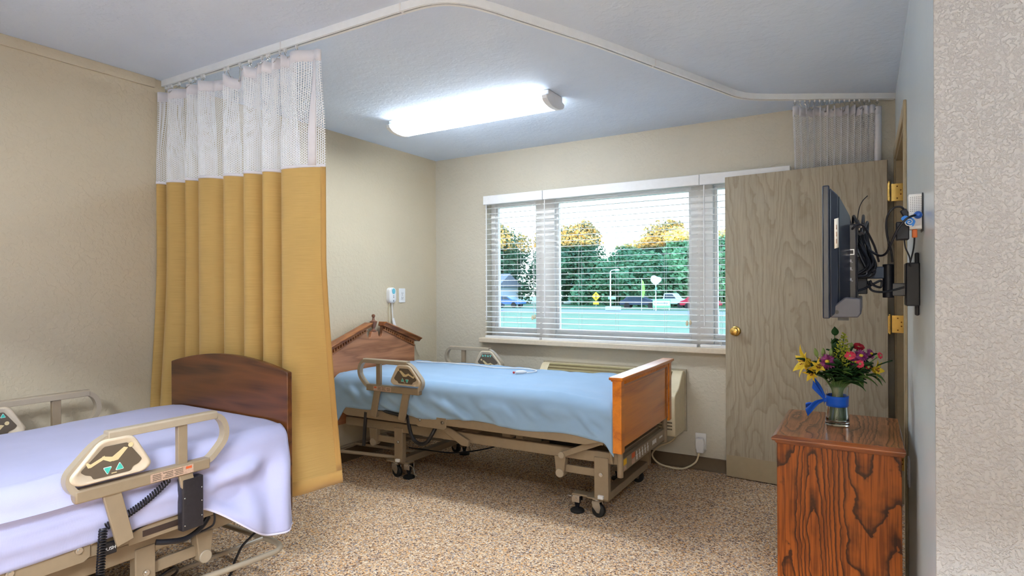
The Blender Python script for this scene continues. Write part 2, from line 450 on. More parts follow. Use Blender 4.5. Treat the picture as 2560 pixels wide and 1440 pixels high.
# ================================================================== the setting
def struct(mb, name, m, parent=None, **kw):
    o = mb.build(name, m, parent, **kw)
    if parent is None: o['kind'] = 'structure'
    return o
XE, YH = 1.55, -3.0          # entry side, far end of the hall
struct(MB().box(XL-.15, XE+.15, YH-.15, YB+.17, -.1, 0), 'floor', M['carpet'], smooth=False)
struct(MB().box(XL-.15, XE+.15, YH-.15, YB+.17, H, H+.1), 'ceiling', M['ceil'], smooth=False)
struct(MB().box(XL-.15, XL, YH-.15, YB, 0, H), 'wall_left', M['wall'], smooth=False)
WX0, WX1, WZ0, WZ1 = -2.805, -0.44, 0.865, 2.03
struct(MB().box(XL-.15, WX0, YB, YB+.17, 0, H).box(WX1, XE+.15, YB, YB+.17, 0, H).box(WX0, WX1, YB, YB+.17, 0, WZ0).box(WX0, WX1, YB, YB+.17, WZ1, H),
       'wall_back', M['wall_b'], smooth=False)
DY0, DY1, DZ = 3.16, 4.20, 2.045         # door opening in the right wall
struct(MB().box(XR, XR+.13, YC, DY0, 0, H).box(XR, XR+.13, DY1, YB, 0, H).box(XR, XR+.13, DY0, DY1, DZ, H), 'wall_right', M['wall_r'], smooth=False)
struct(MB().box(XR, XE+.15, YC-.012, YC, 0, H), 'wall_near', M['wall_n'], smooth=False)
struct(MB().box(XE, XE+.15, YH, YC, 0, H), 'wall_entry', M['wall_n'], smooth=False)
struct(MB().box(XR+1.25, XR+1.35, YC+.13, YB, 0, H), 'wall_closet', M['wall_b'], smooth=False)
struct(MB().box(XL, -1.25, YF-.12, YF, 0, H).box(1.05, XE, YF-.12, YF, 0, H).box(-1.25, 1.05, YF-.12, YF, 2.03, H), 'wall_front_light_header', M['wall'], smooth=False)  # out of view; header placed to end the lit band on the carpet
struct(MB().box(XL-.15, XE+.15, YH-.15, YH, 0, H), 'wall_hall', M['wall'], smooth=False)
def base_run(name, a, b, n):
    """coved vinyl base from a to b, n = direction into the room"""
    a, b, n = Vector(a), Vector(b), Vector(n); t = (b-a).normalized(); L = (b-a).length
    prof = [(0, 0), (.016, 0), (.012, .004), (.007, .014), (.006, .088), (.003, .092), (0, .092)]
    vs = [];
    for q in (0, L):
        vs += [a + t*q + n*p + Vector((0, 0, z)) for p, z in prof]
    m = len(prof)
    mb = MB().add(vs, [(i, (i+1) % m, m+(i+1) % m, m+i) for i in range(m)] + [tuple(range(m)), tuple(range(m, 2*m))])
    return struct(mb, name, M['base'])
base_run('baseboard_back', (XL, YB, 0), (XR, YB, 0), (0, -1, 0))
base_run('baseboard_left', (XL, YF, 0), (XL, YB, 0), (1, 0, 0))
base_run('baseboard_near', (XR+.002, YC-.012, 0), (XE, YC-.012, 0), (0, -1, 0))
struct(MB().box(XL, XL+.012, YF, 1.80, H-.05, H), 'trim_1', M['wall'], bevel=.002)      # flat strip at the top of the left wall

# unseen blocker added to keep the low sun off lawn and lower trees
struct(MB().prism([(-24, 2.6), (4.9, 2.6), (-7, 10.0)], -60, 45, 'X').box(-60, 45, -23.8, -23.5, -1.3, 2.7), 'roof', plain('sun_blocker_grey', srgb(92, 84, 78), 0.9, scale=3))

# ------------------------------------------------------------------ window
win = bpy.data.objects.new('window_1', None); C.objects.link(win); win.location = (0, 0, 0); win['kind'] = 'structure'
fy0, fy1 = 4.355, 4.42
panes = [(-2.765, -2.350), (-2.180, -1.086), (-0.930, -0.50)]
fr = MB()
fr.box(WX0, panes[0][0], fy0, fy1, WZ0, WZ1).box(panes[0][1], panes[1][0], fy0-.02, fy1, WZ0, WZ1).box(panes[1][1], panes[2][0], fy0-.02, fy1, WZ0, WZ1).box(panes[2][1], WX1, fy0, fy1, WZ0, WZ1)
for a, b in panes: fr.box(a, b, fy0, fy1, WZ0, .925).box(a, b, fy0, fy1, 2.0, WZ1)
fr.build('window_frame', M['frame'], win, bevel=.004)
for a, b in panes:
    s = MB()
    for x0, x1, z0, z1 in ((a, a+.022, .925, 2.0), (b-.022, b, .925, 2.0), (a+.022, b-.022, .925, .945), (a+.022, b-.022, 1.98, 2.0)):
        s.box(x0, x1, fy0+.012, fy1-.01, z0, z1)
    s.build('sash', M['frame'], win, bevel=.003)
    MB().box(a+.02, b-.02, 4.388, 4.392, .943, 1.982).build('pane', M['pane'], win, smooth=False)
MB().box(-2.842, -0.40, 4.205, 4.36, .826, .866).build('window_sill', M['sill'], win, bevel=.006)

# ------------------------------------------------------------------ the three blinds
def blind(x0, x1, vx0, vx1, label, wand_x, wand_z, tassel, cords, zb):
    t = thing('window_blind', label, 'blind', ((x0+x1)/2, 4.262, 0), 0, 'white slatted blinds in the window')
    ox = (x0+x1)/2; oy = 4.262
    v = MB().box(vx0-ox, vx1-ox, 4.202-oy, 4.222-oy, 1.992, 2.066)
    v.box(vx0-ox, vx0+.012-ox, 4.222-oy, 4.277-oy, 1.992, 2.066) if vx0 < -2.7 else None
    if vx1 > -.6: v.box(vx1-.012-ox, vx1-ox, 4.222-oy, 4.277-oy, 1.992, 2.066)
    v.build('valance', M['white'], t, bevel=.004)
    MB().box(x0-ox, x1-ox, 4.232-oy, 4.285-oy, 2.0, 2.028).build('head_rail', M['white'], t, bevel=.003)
    s = MB(); z = zb + .038; k = 0
    while z < 1.985:
        h = .0016
        a = R(3 + 2.0*nz(k*.7, ox)); dy, dz = .025*math.cos(a), .025*math.sin(a)
        sag = .0015*nz(k*1.3, ox*2)
        # gently crowned slat
        prof = [(-dy, -dz), (-dy*.5, -dz*.5+.0016), (0, .0022), (dy*.5, dz*.5+.0016), (dy, dz), (dy, dz-h), (0, .0004), (-dy, -dz-h)]
        s.prism([(p, z+q+sag) for p, q in prof], x0-ox, x1-ox, 'X')
        z += .0438; k += 1
    s.build('slats', M['blind'], t, smooth=False)
    MB().box(x0-ox, x1-ox, -.026, .026, zb-.012, zb+.010).build('bottom_rail', M['white'], t, bevel=.004)
    for cx in cords:
        l = MB()
        for dy in (-.027, .027): l.tube([(cx-ox, dy, zb), (cx-ox, dy, 2.0)], .0009, 5)
        l.build('ladder_cord', M['white'], t)
    w = MB().tube([(wand_x-ox, -.045, 1.995), (wand_x-ox, -.048, wand_z)], .0045, 6)
    w.build('tilt_wand', M['white'], t)
    tx, tz = tassel
    l = MB()
    for d in (-.008, .0, .009): l.tube([(tx-ox+d, -.036, 1.995), (tx-ox+d*.7, -.038, tz+.02)], .001, 5)
    l.build('lift_cord', M['white'], t)
    for d in (-.012, .010):
        MB().lathe([(.003, .022), (.007, .014), (.010, 0), (.008, -.012), (.002, -.016)], (tx-ox+d, -.038, tz + (0 if d < 0 else .006)), 10).build('cord_tassel', M['cream'], t)
    return t
blind(-2.795, -2.272, -2.788, -2.224, 'narrow white slatted blind at the left end of the window', -2.765, 1.02, (-2.315, 1.045), (-2.64, -2.47), .876)
blind(-2.248, -1.022, -2.218, -0.995, 'wide white slatted blind over the middle pane of the window', -2.21, 1.05, (-1.075, 1.03), (-1.92, -1.62, -1.25), .876)
blind(-1.000, -0.455, -0.993, -0.421, 'white slatted blind partly hidden behind the open door', -0.965, 1.02, (-.55, 1.1), (-.86, -.6), .876)

# ------------------------------------------------------------------ door and its frame
M['door'] = oak('pickled_oak_laminate', srgb(178, 167, 148), srgb(164, 152, 132), 'Z', 0.5, 0.05, 1.0, (.86, .85, .83))
M['jamb'] = plain('tan_painted_jamb', srgb(178, 160, 128), 0.4)
fr = bpy.data.objects.new('door_frame', None); C.objects.link(fr); fr['kind'] = 'structure'
MB().box(XR-.002, XR+.132, DY0, DY0+.02, 0, DZ).box(XR-.002, XR+.132, DY1-.02, DY1, 0, DZ).box(XR-.002, XR+.132, DY0, DY1, DZ-.02, DZ).build('door_jamb', M['jamb'], fr, bevel=.002)
MB().box(XR+.055, XR+.075, DY1-.034, DY1-.02, 0, DZ-.02).box(XR+.055, XR+.075, DY0+.02, DY0+.034, 0, DZ-.02).build('door_stop', M['jamb'], fr, bevel=.002)
cas = MB()
cas.box(XR-.012, XR, DY0-.052, DY0+.006, 0, DZ+.052).box(XR-.012, XR, DY1-.006, DY1+.052, 0, DZ+.052).box(XR-.012, XR, DY0+.006, DY1-.006, DZ-.006, DZ+.052)
cas.build('door_casing', M['jamb'], fr, bevel=.003)
MB().box(XR+.02, XR+.05, DY0+.0185, DY0+.021, .98, 1.06).build('strike_plate', M['chrome'], fr)
# leaf: hinge at (.112, 4.165), swung back along the window wall
hx, hy = 0.113, 4.165
door = thing('door_1', None, None, (hx, hy, 0)); door['kind'] = 'structure'
door.rotation_euler = (0, 0, math.pi - math.atan2(4.245-hy, .825+hx))      # local +x runs from hinge to free edge, toward -X
LW = .936
MB().box(0.004, LW, -.001, .043, .006, 2.028).build('door_leaf', M['door'], door, bevel=.0015)
MB().box(.02, LW-.004, .043, .0448, .01, .152).build('kick_plate', plain('tan_kick_plate', srgb(172, 156, 128), 0.35, var=.03), door, bevel=.0008)
kb = MB(); Mx = Matrix.Rotation(R(-90), 3, 'X')
kb.lathe([(.032, 0), (.033, .003), (.028, .007), (.013, .010), (.011, .026), (.020, .030), (.027, .038), (.028, .048), (.024, .057), (.012, .062), (.001, .063)], (LW-.068, .043, .99), 24, Mx)
kb.build('door_knob', M['brass'], door)
for hz in (1.838, 1.06, .25):
    hm = MB()
    for k in range(5): hm.cyl((-.006, .047, hz-.05+k*.0205), (-.006, .047, hz-.0305+k*.0205), .0062, 12)
    hm.ball((-.006, .047, hz+.056), .006, 6).ball((-.006, .047, hz-.053), .006, 6)
    hm.box(-.001, .003, .0, .043, hz-.05, hz+.05)
    hk = hm.build('hinge', M['brass'], door)
    MB().box(XR-.026, XR+.046, DY1-.0235, DY1-.0195, hz-.051, hz+.052).build('hinge_leaf', M['brass'], fr, bevel=.001)
    sc = MB()
    for a, b in ((.012, .035), (.03, .012), (.03, -.012), (.012, -.035)): sc.cyl((XR+a-.008, DY1-.024, hz+b), (XR+a-.008, DY1-.0262, hz+b), .0042, 10)
    sc.build('hinge_screws', plain('aged_brass_screw', srgb(120, 78, 36), 0.4, .8), fr)

# ------------------------------------------------------------------ curtain track
track_pts = [(-3.345, 1.850, 0), (-1.62, 1.856, 0), (-1.50, 1.862, 0), (-1.415, 1.892, 0), (-1.35, 1.96, 0), (-1.30, 2.06, 0), (-1.079, 2.566, 0), (-.808, 3.300, 0), (-.715, 3.55, 0), (-.665, 3.69, 0), (-.625, 3.765, 0), (-.56, 3.826, 0), (-.47, 3.885, 0), (0.148, 4.246, 0)]
tp = round_poly([Vector((x, y, H-.0165)) for x, y, z in track_pts], .06, 4, closed=False)
tk = thing('curtain_track', 'white ceiling track bending around the window end of the room', 'curtain track', (0, 0, 0))
prof = [(-.016, .0165), (-.016, -.0165), (-.004, -.0165), (-.004, -.010), (.004, -.010), (.004, -.0165), (.016, -.0165), (.016, .0165)]
MB().sweep(tp, prof).build('track_rail', plain('white_track_enamel', srgb(240, 244, 248), 0.35, var=.02), tk, angle=30)
slot = [(-.0038, -.0099), (-.0038, -.0130), (.0038, -.0130), (.0038, -.0099)]
MB().sweep([p for p in tp], slot).build('track_slot', M['ink'], tk)
for (x, y, ax, ay) in ((-1.62, 1.856, 1, 0), (-.93, 2.97, .345, .94), (-2.35, 1.853, 1, 0)):
    a = Vector((x, y, H-.0165)); d = Vector((ax, ay, 0)).normalized()*.004
    MB().sweep([a-d, a+d], [(-.0172, .016), (-.0172, -.0172), (.0172, -.0172), (.0172, .016)]).build('joint_clip', M['white'], tk)

# ------------------------------------------------------------------ ceiling lights
M['lens'] = glow('lit_diffuser', (0.87, 0.95, 1.0, 1), LIGHT_MAIN)
def ceiling_light(loc, rz, label, m, L=1.22, wdt=.235, hw=.088):
    t = thing('ceiling_light', label, 'ceiling light', loc, rz)
    h = .062
    MB().box(-L/2+.012, L/2-.012, -hw, hw, -.036, 0).build('housing', M['white'], t, bevel=.003)
    MB().box(-L/2+.012, L/2-.012, -wdt*.45, wdt*.45, -.0405, -.0362).build('glow_lid', M['white'], t)  # opaque lid added to keep the diffuser's glow off the housing
    n = 10
    pr = [(-wdt/2*math.cos(math.pi*k/n), -.042 - .044*math.sin(math.pi*k/n)**.8) for k in range(n+1)]
    pr = [(-min(.09, wdt*.4), -.041)] + pr + [(min(.09, wdt*.4), -.041)]
    MB().prism([(y, z) for y, z in pr], -L/2+.006, L/2-.006, 'X').build('diffuser', m, t)
    for s in (-1, 1):
        e = [(-.092, -.002), (-.092, -.030)] + [(-(wdt/2+.004)*math.cos(math.pi*k/n), -.040-.050*math.sin(math.pi*k/n)**.8) for k in range(n+1)] + [(.092, -.030), (.092, -.002)]
        MB().prism(e, s*(L/2-.028), s*(L/2+.006), 'X').build('end_cap', M['white'], t, bevel=.004)
    return t
ceiling_light((-2.195, 3.165, H), 0, 'lit fluorescent ceiling light above the blue bed', M['lens'])
ceiling_light((-2.20, .55, H), 0, 'lit ceiling light above the lavender bed behind the camera', glow('lit_diffuser_second', (0.78, 0.89, 1.0, 1), LIGHT_SECOND))
bandm = glow('added_band_diffuser', (0.85, 0.92, 1.0, 1), LIGHT_FLOOR_BAND)
ceiling_light((.35, .50, H), 0, 'unseen short fill light added in the entry behind the camera', glow('added_fill_diffuser', (0.82, 0.91, 1.0, 1), LIGHT_ENTRY_FILL), .62, .235)  # fill lamp added to brighten the far low surfaces
ceiling_light((-.1, YF-.75, H), 0, 'unseen slim light added in the hall for the lit carpet band', bandm, 1.7, .08)  # lamp added to throw the lit band across the carpet

# ================================================================== hospital beds
# local frame: x from the headboard (0) to the footboard (2.17), y across, z up
M['head_b'] = wood('reddish_oak', srgb(192, 132, 94), srgb(142, 90, 60), 0.4, 'Y', 1.5, 6.0)
M['foot_b'] = wood('honey_oak', srgb(224, 132, 26), srgb(180, 92, 8), 0.3, 'Y', 1.3, 5.0, fine=.45, coat=.5)
M['cornice'] = wood('honey_oak_moulding', srgb(178, 108, 52), srgb(124, 66, 34), 0.35, 'Y', 2, 4.0)
M['head_a'] = wood('walnut_laminate', srgb(122, 72, 36), srgb(72, 38, 18), 0.35, 'Y', 1.2, 7.0, coat=.3)

def triangle(c, s, up, M3):
    """rounded triangle button: outline in the panel plane"""
    pts = [(0, s), (-s*.92, -s*.72), (s*.92, -s*.72)]
    if not up: pts = [(a, -b) for a, b in pts][::-1]
    return round_poly([Vector((c[0]+a, c[1]+b, 0)) for a, b in pts], s*.35, 3)

def PX(x): return .730 + (x-.725)*1.15
def PZ(z): return .718 + (z-.715)*1.13

def side_rail(root, sgn):
    """half-length assist rail with its control panel; sgn = side of the bed (+1 / -1)"""
    y = sgn*.492
    out = [Vector((x, y, z)) for x, z in ((.395, .632), (.315, .712), (.345, .803), (.757, .803), (.866, .690), (.838, .632))]
    path = round_poly(out, [.03, .06, .06, .06, .07, .04], 6)
    mb = MB()
    mb.sweep(path, [(-.0105, -.016), (.0105, -.016), (.0105, .016), (-.0105, .016)], up=(0, 1, 0), closed=True)
    # prof is (side, up): up follows Y so the flat is 32 mm deep
    rail = mb.build('side_rail', M['rail'], root, bevel=.004)
    MB().box(.395, .842, y-.019, y+.019, .606, .648).build('bottom_bar', M['taupe'], rail, bevel=.006)
    capb = MB().prism([(y+a, .803+b) for a, b in ((-.019, -.014), (.019, -.014), (.019, .010), (.014, .015), (-.014, .015), (-.019, .010))], .365, .745, 'X')
    capb.build('grip', M['rail'], rail, bevel=.002)
    MB().box(.478, .512, y-.011, y+.011, .64, .797).build('post', M['taupe'], rail, bevel=.002)
    for (xa, za, xb, zb, w) in ((.488, .62, .445, .432, .050), (.735, .62, .690, .432, .055)):
        MB().bar((xa, y+sgn*.006, za), (xb, y+sgn*.004, zb), .014, w, (1, 0, 0)).build('mount_arm', M['taupe'], rail, bevel=.003)
    mb = MB()
    for xb in (.445, .690): mb.cyl((xb, y-sgn*.09, .438), (xb, y-sgn*.012, .438), .013, 14)
    mb.build('pivot_pin', M['taupe'], rail)
    # control housing: six-sided, bulging on both faces
    hexo = [(.640, .664), (.618, .684), (.672, .783), (.762, .783), (.842, .690), (.822, .664)]
    ho = round_poly([Vector((PX(a), PZ(b), 0)) for a, b in hexo], .024, 5)
    pr = MB(); cx, cz = .730, .718
    rings = [(1.0, -.018), (1.0, .018)]
    for face in (1, -1):
        vs = []; ks = [(1.0, .010), (.985, .020), (.93, .0245), (.87, .0245), (.82, .0205)]
        for k, d in ks: vs += [(cx+(p.x-cx)*k, y+face*d, cz+(p.y-cz)*k) for p in ho]
        n = len(ho)
        fs = [(a*n+i, a*n+(i+1) % n, (a+1)*n+(i+1) % n, (a+1)*n+i) for a in range(len(ks)-1) for i in range(n)] + [tuple((len(ks)-1)*n+i for i in range(n))]
        pr.add(vs, fs)
    vs = [(p.x, y+d, p.y) for d in (-.0105, .0105) for p in ho]; n = len(ho)
    pr.add(vs, [(i, (i+1) % n, n+(i+1) % n, n+i) for i in range(n)])
    pan = pr.build('control_panel', M['housing'], rail, angle=50)
    # notched lower rim of the face plate
    for face in (1, -1):
        yy = y + face*.0212
        po = round_poly([Vector((PX(a), PZ(b), 0)) for a, b in ((.660, .693), (.650, .704), (.690, .762), (.752, .762), (.812, .704), (.800, .693), (.785, .688), (.780, .676), (.682, .676), (.676, .688))], .006, 3)
        MB().prism([(p.x, p.y) for p in po], yy, yy+face*.0012, 'Y').build('face_plate', M['plate'], rail, smooth=False)
        yb0, yb1 = yy+face*.001, yy+face*.0026
        outer = (face == sgn)
        tri = [(.744, .693, .0115, False), (.712, .697, .0115, True)] if outer else [(.693, .749, .0085, True), (.713, .748, .0085, False), (.734, .749, .0085, True), (.754, .748, .0085, False)]
        for tx, tz, s, up in tri:
            tx, tz, s = PX(tx), PZ(tz), s*1.12
            MB().prism([(p.x, p.y) for p in triangle((tx, tz), s*1.18, up, None)], yb0, yb1-face*.0007, 'Y').build('button_border', M['whiteink'], rail, smooth=False)
            MB().prism([(p.x, p.y) for p in triangle((tx, tz), s, up, None)], yb0, yb1, 'Y').build('arrow_button', M['teal'], rail, smooth=False)
        # lying figure print
        fg = MB(); oz = 0 if outer else -.034; dd = [0.0004]
        def shape(pts):
            dd[0] += .00008
            fg.prism([(PX(a), PZ(b+oz)) for a, b in pts], yb0, yb0+face*dd[0], 'Y')
        # a person lying back, head toward the headboard
        shape([(.689, .747), (.700, .751), (.733, .728), (.730, .716), (.716, .717)])
        shape([(.722, .728), (.735, .730), (.757, .736), (.757, .727), (.737, .716), (.724, .718)])
        shape([(.751, .737), (.759, .733), (.790, .719), (.786, .711), (.752, .727)])
        shape([(.786, .720), (.797, .729), (.800, .726), (.793, .711), (.786, .711)])
        shape([(.698, .737), (.703, .741), (.722, .730), (.737, .729), (.736, .724), (.720, .723)])
        shape([(.6815+.0072*math.cos(R(a)), .7535+.0072*math.sin(R(a))) for a in range(0, 360, 24)])
        fg.build('patient_figure_print', M['picto'], rail, smooth=False)
        if outer:
            MB().box(.724, .740, min(yb0, yb0+face*.0006), max(yb0, yb0+face*.0006), .679, .682).build('small_print', M['picto'], rail, smooth=False)
    # warning sticker on the bottom bar
    ys = y + sgn*.0192
    st = MB().box(.462, .615, min(ys, ys+sgn*.0006), max(ys, ys+sgn*.0006), .611, .641).build('warning_sticker', M['tagprint'], rail, smooth=False)
    pl = MB()
    for k in range(4):
        for (a, b) in ((.50, .528+.004*(k % 2)), (.536, .572-.006*(k % 3)), (.578, .608)):
            pl.box(a, b, min(ys+sgn*.0005, ys+sgn*.0009), max(ys+sgn*.0005, ys+sgn*.0009), .616+k*.0058, .6185+k*.0058)
    pl.build('sticker_print', M['plate'], rail, smooth=False)
    MB().box(.468, .490, min(ys+sgn*.0005, ys+sgn*.0009), max(ys+sgn*.0005, ys+sgn*.0009), .628, .637).build('sticker_mark', M['orangeink'], rail, smooth=False)
    return rail

def caster(root, x, y, name='caster'):
    """twin swivel caster: chrome swivel, fork, black wheel"""
    r = .039
    c = MB().lathe([(.024, .086), (.030, .088), (.031, .096), (.027, .099), (.030, .102), (.030, .112), (.020, .115)], (x, y, 0), 20).build(name, M['chrome'], root)
    f = MB()
    for s in (-1, 1):
        f.prism([(x-.022, .088), (x+.022, .088), (x+.030, .060), (x+.022, .028), (x+.008, .028), (x-.020, .060)], y+s*.018, y+s*.0205, 'Y')
    f.cyl((x+.012, y-.022, .039), (x+.012, y+.022, .039), .006, 10)
    f.build('fork', M['chrome'], c, bevel=.001)
    w = MB(); Mx = Matrix.Rotation(R(90), 3, 'X')
    w.lathe([(.008, -.0155), (.024, -.0155), (r-.006, -.014), (r-.001, -.009), (r, 0), (r-.001, .009), (r-.006, .014), (.024, .0155), (.008, .0155)], (x+.012, y, r), 24, Mx)
    w.build('wheel', M['rubber'], c)
    return c

def floor_lock(root, x, y, d):
    """pedal floor lock: bracket, spring cup, black pad and bent wire lever; d = lever side along x"""
    c = MB().box(x-.026, x+.026, y-.028, y+.028, .098, .104).box(x-.024, x+.024, y-.026, y-.023, .062, .1).box(x-.024, x+.024, y+.023, y+.026, .062, .1).build('floor_lock', M['chrome'], root, bevel=.002)
    MB().lathe([(.022, .092), (.024, .080), (.016, .050), (.012, .034), (.010, .022)], (x, y, 0), 18).build('lock_cup', M['black_m'], c)
    MB().lathe([(.030, .0), (.040, .004), (.041, .012), (.034, .019), (.012, .024), (.010, .034)], (x, y, 0), 24).build('floor_pad', M['rubber'], c)
    pth = spline([(x+d*.02, y-.03, .095), (x+d*.045, y-.03, .098), (x+d*.062, y-.032, .084), (x+d*.076, y-.034, .052), (x+d*.084, y-.035, .044), (x+d*.104, y-.035, .045)], 5)
    MB().tube(pth, .0045, 8).build('pedal_lever', M['chrome'], c)
    MB().cyl((x, y-.03, .086), (x, y+.03, .086), .0055, 10).build('lock_bolt', M['chrome'], c)
    return c

def bed_frame(root, near):
    """steel parts shared by both beds; near = sign of the side that faces the camera"""
    tp, parts = M['taupe'], []
    # sleep deck
    for s in (-1, 1):
        d = MB()
        d.prism([(.09, .465), (.09, .432), (.16, .405), (.80, .405), (.80, .465)], s*.445-.012, s*.445+.012, 'Y')
        d.prism([(.86, .468), (.86, .425), (1.96, .425), (2.075, .462), (2.04, .480), (1.0, .478)], s*.445-.012, s*.445+.012, 'Y')
        d.build('deck_side', tp, root, bevel=.004)
        MB().prism([(.78, .472), (.78, .412), (.80, .400), (1.005, .400), (1.02, .412), (1.02, .472)], s*.460-.004, s*.460+.004, 'Y').build('hinge_plate', tp, root, bevel=.002)
        for bx in (.815, .995): MB().cyl((bx, s*.462, .444), (bx, s*.470, .444), .011, 14).cyl((bx, s*.470, .444), (bx, s*.474, .444), .006, 10).build('hinge_bolt', M['chrome'], root)
    dk = MB()
    dk.box(.06, 2.10, -.43, .43, .466, .474)
    for x in (.10, .45, .80, 1.05, 1.4, 1.75, 2.02): dk.box(x, x+.03, -.44, .44, .43, .466)
    dk.build('deck', tp, root, bevel=.002)
    # main frame
    mf = MB()
    for s in (-1, 1): mf.box(.08, 2.118, s*.372-.016, s*.372+.016, .318, .380)
    for x in (.10, .56, 1.02, 1.62, 2.075): mf.box(x, x+.04, -.36, .36, .322, .376)
    mf.build('main_frame', tp, root, bevel=.005)
    # knee and back lift arms, actuator tubes
    for s in (-1, 1):
        MB().prism([(.900, .405), (1.005, .405), (1.155, .335), (1.150, .300), (1.10, .300)], s*.400-.010, s*.400+.010, 'Y').build('lift_arm', tp, root, bevel=.004)
        MB().bar((1.79, s*.415, .338), (2.085, s*.425, .468), .012, .034).build('foot_link', tp, root, bevel=.004)
        MB().cyl((1.795, s*.42, .340), (1.795, s*.428, .340), .018, 18).build('link_pivot', M['rail'], root)
        MB().cyl((2.075, s*.40, .47), (2.085, s*.395, .325), .010, 10).build('foot_strut', tp, root)
    ac = MB()
    for yy in (-.20, -.12): ac.cyl((1.08, yy+.0, .402), (1.86, yy, .352), .011, 12)
    ac.cyl((.30, .12, .40), (.95, .12, .38), .016, 12)
    ac.build('actuator_tube', M['chrome'], root)
    MB().box(1.30, 1.36, -.25, -.07, .345, .432).box(1.40, 1.45, -.25, -.07, .345, .432).build('actuator_bracket', tp, root, bevel=.003)
    MB().box(1.60, 1.88, -.30, .05, .34, .40).build('motor', M['black'], root, bevel=.012)
    MB().box(.42, .78, -.18, .22, .385, .455).build('control_box', M['black'], root, bevel=.01)
    # base: crossbars, columns, lugs, low links, corner plates
    for x, px in ((.57, .345), (2.02, 1.77)):
        MB().box(x-.03, x+.03, -.36, .36, .098, .142).build('base_crossbar', tp, root, bevel=.004)
        for s in (-1, 1):
            hw = .042 if x > 1 else .036
            col = MB().box(x-hw, x+hw, s*.372-.020, s*.372+.020, .118, .35).build('column', tp, root, bevel=.004)
            MB().cyl((x, s*.391, .255), (x, s*.398, .255), .012, 8).cyl((x, s*.398, .255), (x, s*.402, .255), .006, 10).build('column_bolt', M['chrome'], col)
            MB().prism([(px-.036, .325), (px+.036, .325), (px+.024, .215), (px-.024, .215)], s*.372-.022, s*.372+.022, 'Y').build('lug', tp, root, bevel=.004)
            MB().cyl((px, s*.372-.028, .228), (px, s*.372+.028, .228), .025, 20).build('lug_cap', M['rail'], root, bevel=.002)
            a, b = sorted((px, x))
            MB().box(a+.01, b-.03, s*.365-.008, s*.365+.008, .232, .276).build('low_link', tp, root, bevel=.003)
            d = -1 if x > 1 else 1          # lock sits inboard of the caster
            cxp = x-.06 if x < 1 else x-.045
            pl = MB().prism([(p.x, p.y) for p in round_poly([Vector(q + (0,)) for q in ((cxp-.045, s*.40), (cxp+.055, s*.40), (cxp+.055, s*.29), (cxp-.045, s*.29))], .02, 4)], .1145, .122, 'Z')
            lx = cxp + d*(.10 if x < 1 else .125)
            pl.box(min(cxp, lx)-.02, max(cxp, lx)+.02, s*.33-.03, s*.33+.03, .1045, .1145)
            pl.build('corner_plate', tp, root, bevel=.002)
            MB().box(x-.016, x+.016, s*.395-.012, s*.395+.012, .122, .142).build('white_clip', M['white'], root, bevel=.003)
            caster(root, cxp, s*.345)
            floor_lock(root, lx, s*.33, d)
    # bumper loop at the head end
    lp = [(.50, -.33, .128), (.22, -.40, .136), (-.01, -.395, .120), (-.065, -.30, .112), (-.065, .30, .112), (-.01, .395, .120), (.22, .40, .136), (.50, .33, .128)]
    MB().tube(round_poly([Vector(p) for p in lp], .09, 6, closed=False), .0125, 12).build('bumper_loop', M['rail'], root)
    for s in (-.16, .2): MB().cyl((.56, s, .13), (-.06, s, .112), .010, 10).build('bumper_stay', M['rail'], root)
    for s in (-1, 1):
        side_rail(root, s)

def headboard_pediment(root):
    """board with a broken pediment, dentil cornices and a turned finial"""
    hw = .478
    def slope(y): return .996 - (abs(y)-.085)*(.996-.852)/(hw-.085)
    right = [(0, .955), (.034, .955), (.037, .940), (.046, .914), (.062, .905), (.078, .914), (.087, .942), (.088, slope(.088)), (hw, slope(hw)), (hw, .30)]
    poly = [(-y, z) for y, z in right[::-1]] + right[1:]
    hb = MB().prism(poly, -.028, 0, 'X').build('headboard', M['head_b'], root, bevel=.003)
    for s in (-1, 1):
        y0, y1 = .072*s, .515*s
        z0, z1 = 1.000, .842
        a, b = Vector((.004, y0, z0+.012)), Vector((.004, y1, z1+.012))
        # crown moulding: profile in (side=x, up)
        pr = [(-.034, -.016), (.026, -.016), (.032, -.004), (.040, .004), (.048, .010), (.048, .017), (-.034, .017)]
        if s > 0: pr = [(-p, q) for p, q in pr][::-1]
        MB().sweep([a, b], [(-p, q) for p, q in pr][::-1], up=(0, 0, 1)).build('cornice', M['cornice'], hb, bevel=.0015)
        d = MB(); n = 15
        for k in range(n):
            t = (k+.8)/(n+1); p = Vector((0, lerp(.088*s, .478*s, t), lerp(z0-.008, z1-.008, t)))
            d.box(0, .012, p.y-.006, p.y+.006, p.z-.022, p.z-.003)
        d.build('dentils', M['cornice'], hb)
        sl = MB(); aa, bb = Vector((.003, .088*s, z0-.034)), Vector((.003, .478*s, z1-.034))
        sl.bar(aa, bb, .012, .010).build('moulding_strip', M['cornice'], hb, bevel=.002)
    MB().lathe([(.020, 0), (.022, .006), (.015, .010), (.010, .016), (.009, .022), (.014, .030), (.020, .048), (.024, .062), (.025, .068), (.020, .070), (.012, .074), (.008, .082), (.009, .086), (.006, .090), (.010, .096), (.0125, .104), (.010, .112), (.001, .116)], (-.014, 0, .953), 20, Matrix.Scale(1.18, 3)).build('finial', plain('turned_brown_finial', srgb(132, 88, 66), .35), hb)
    return hb

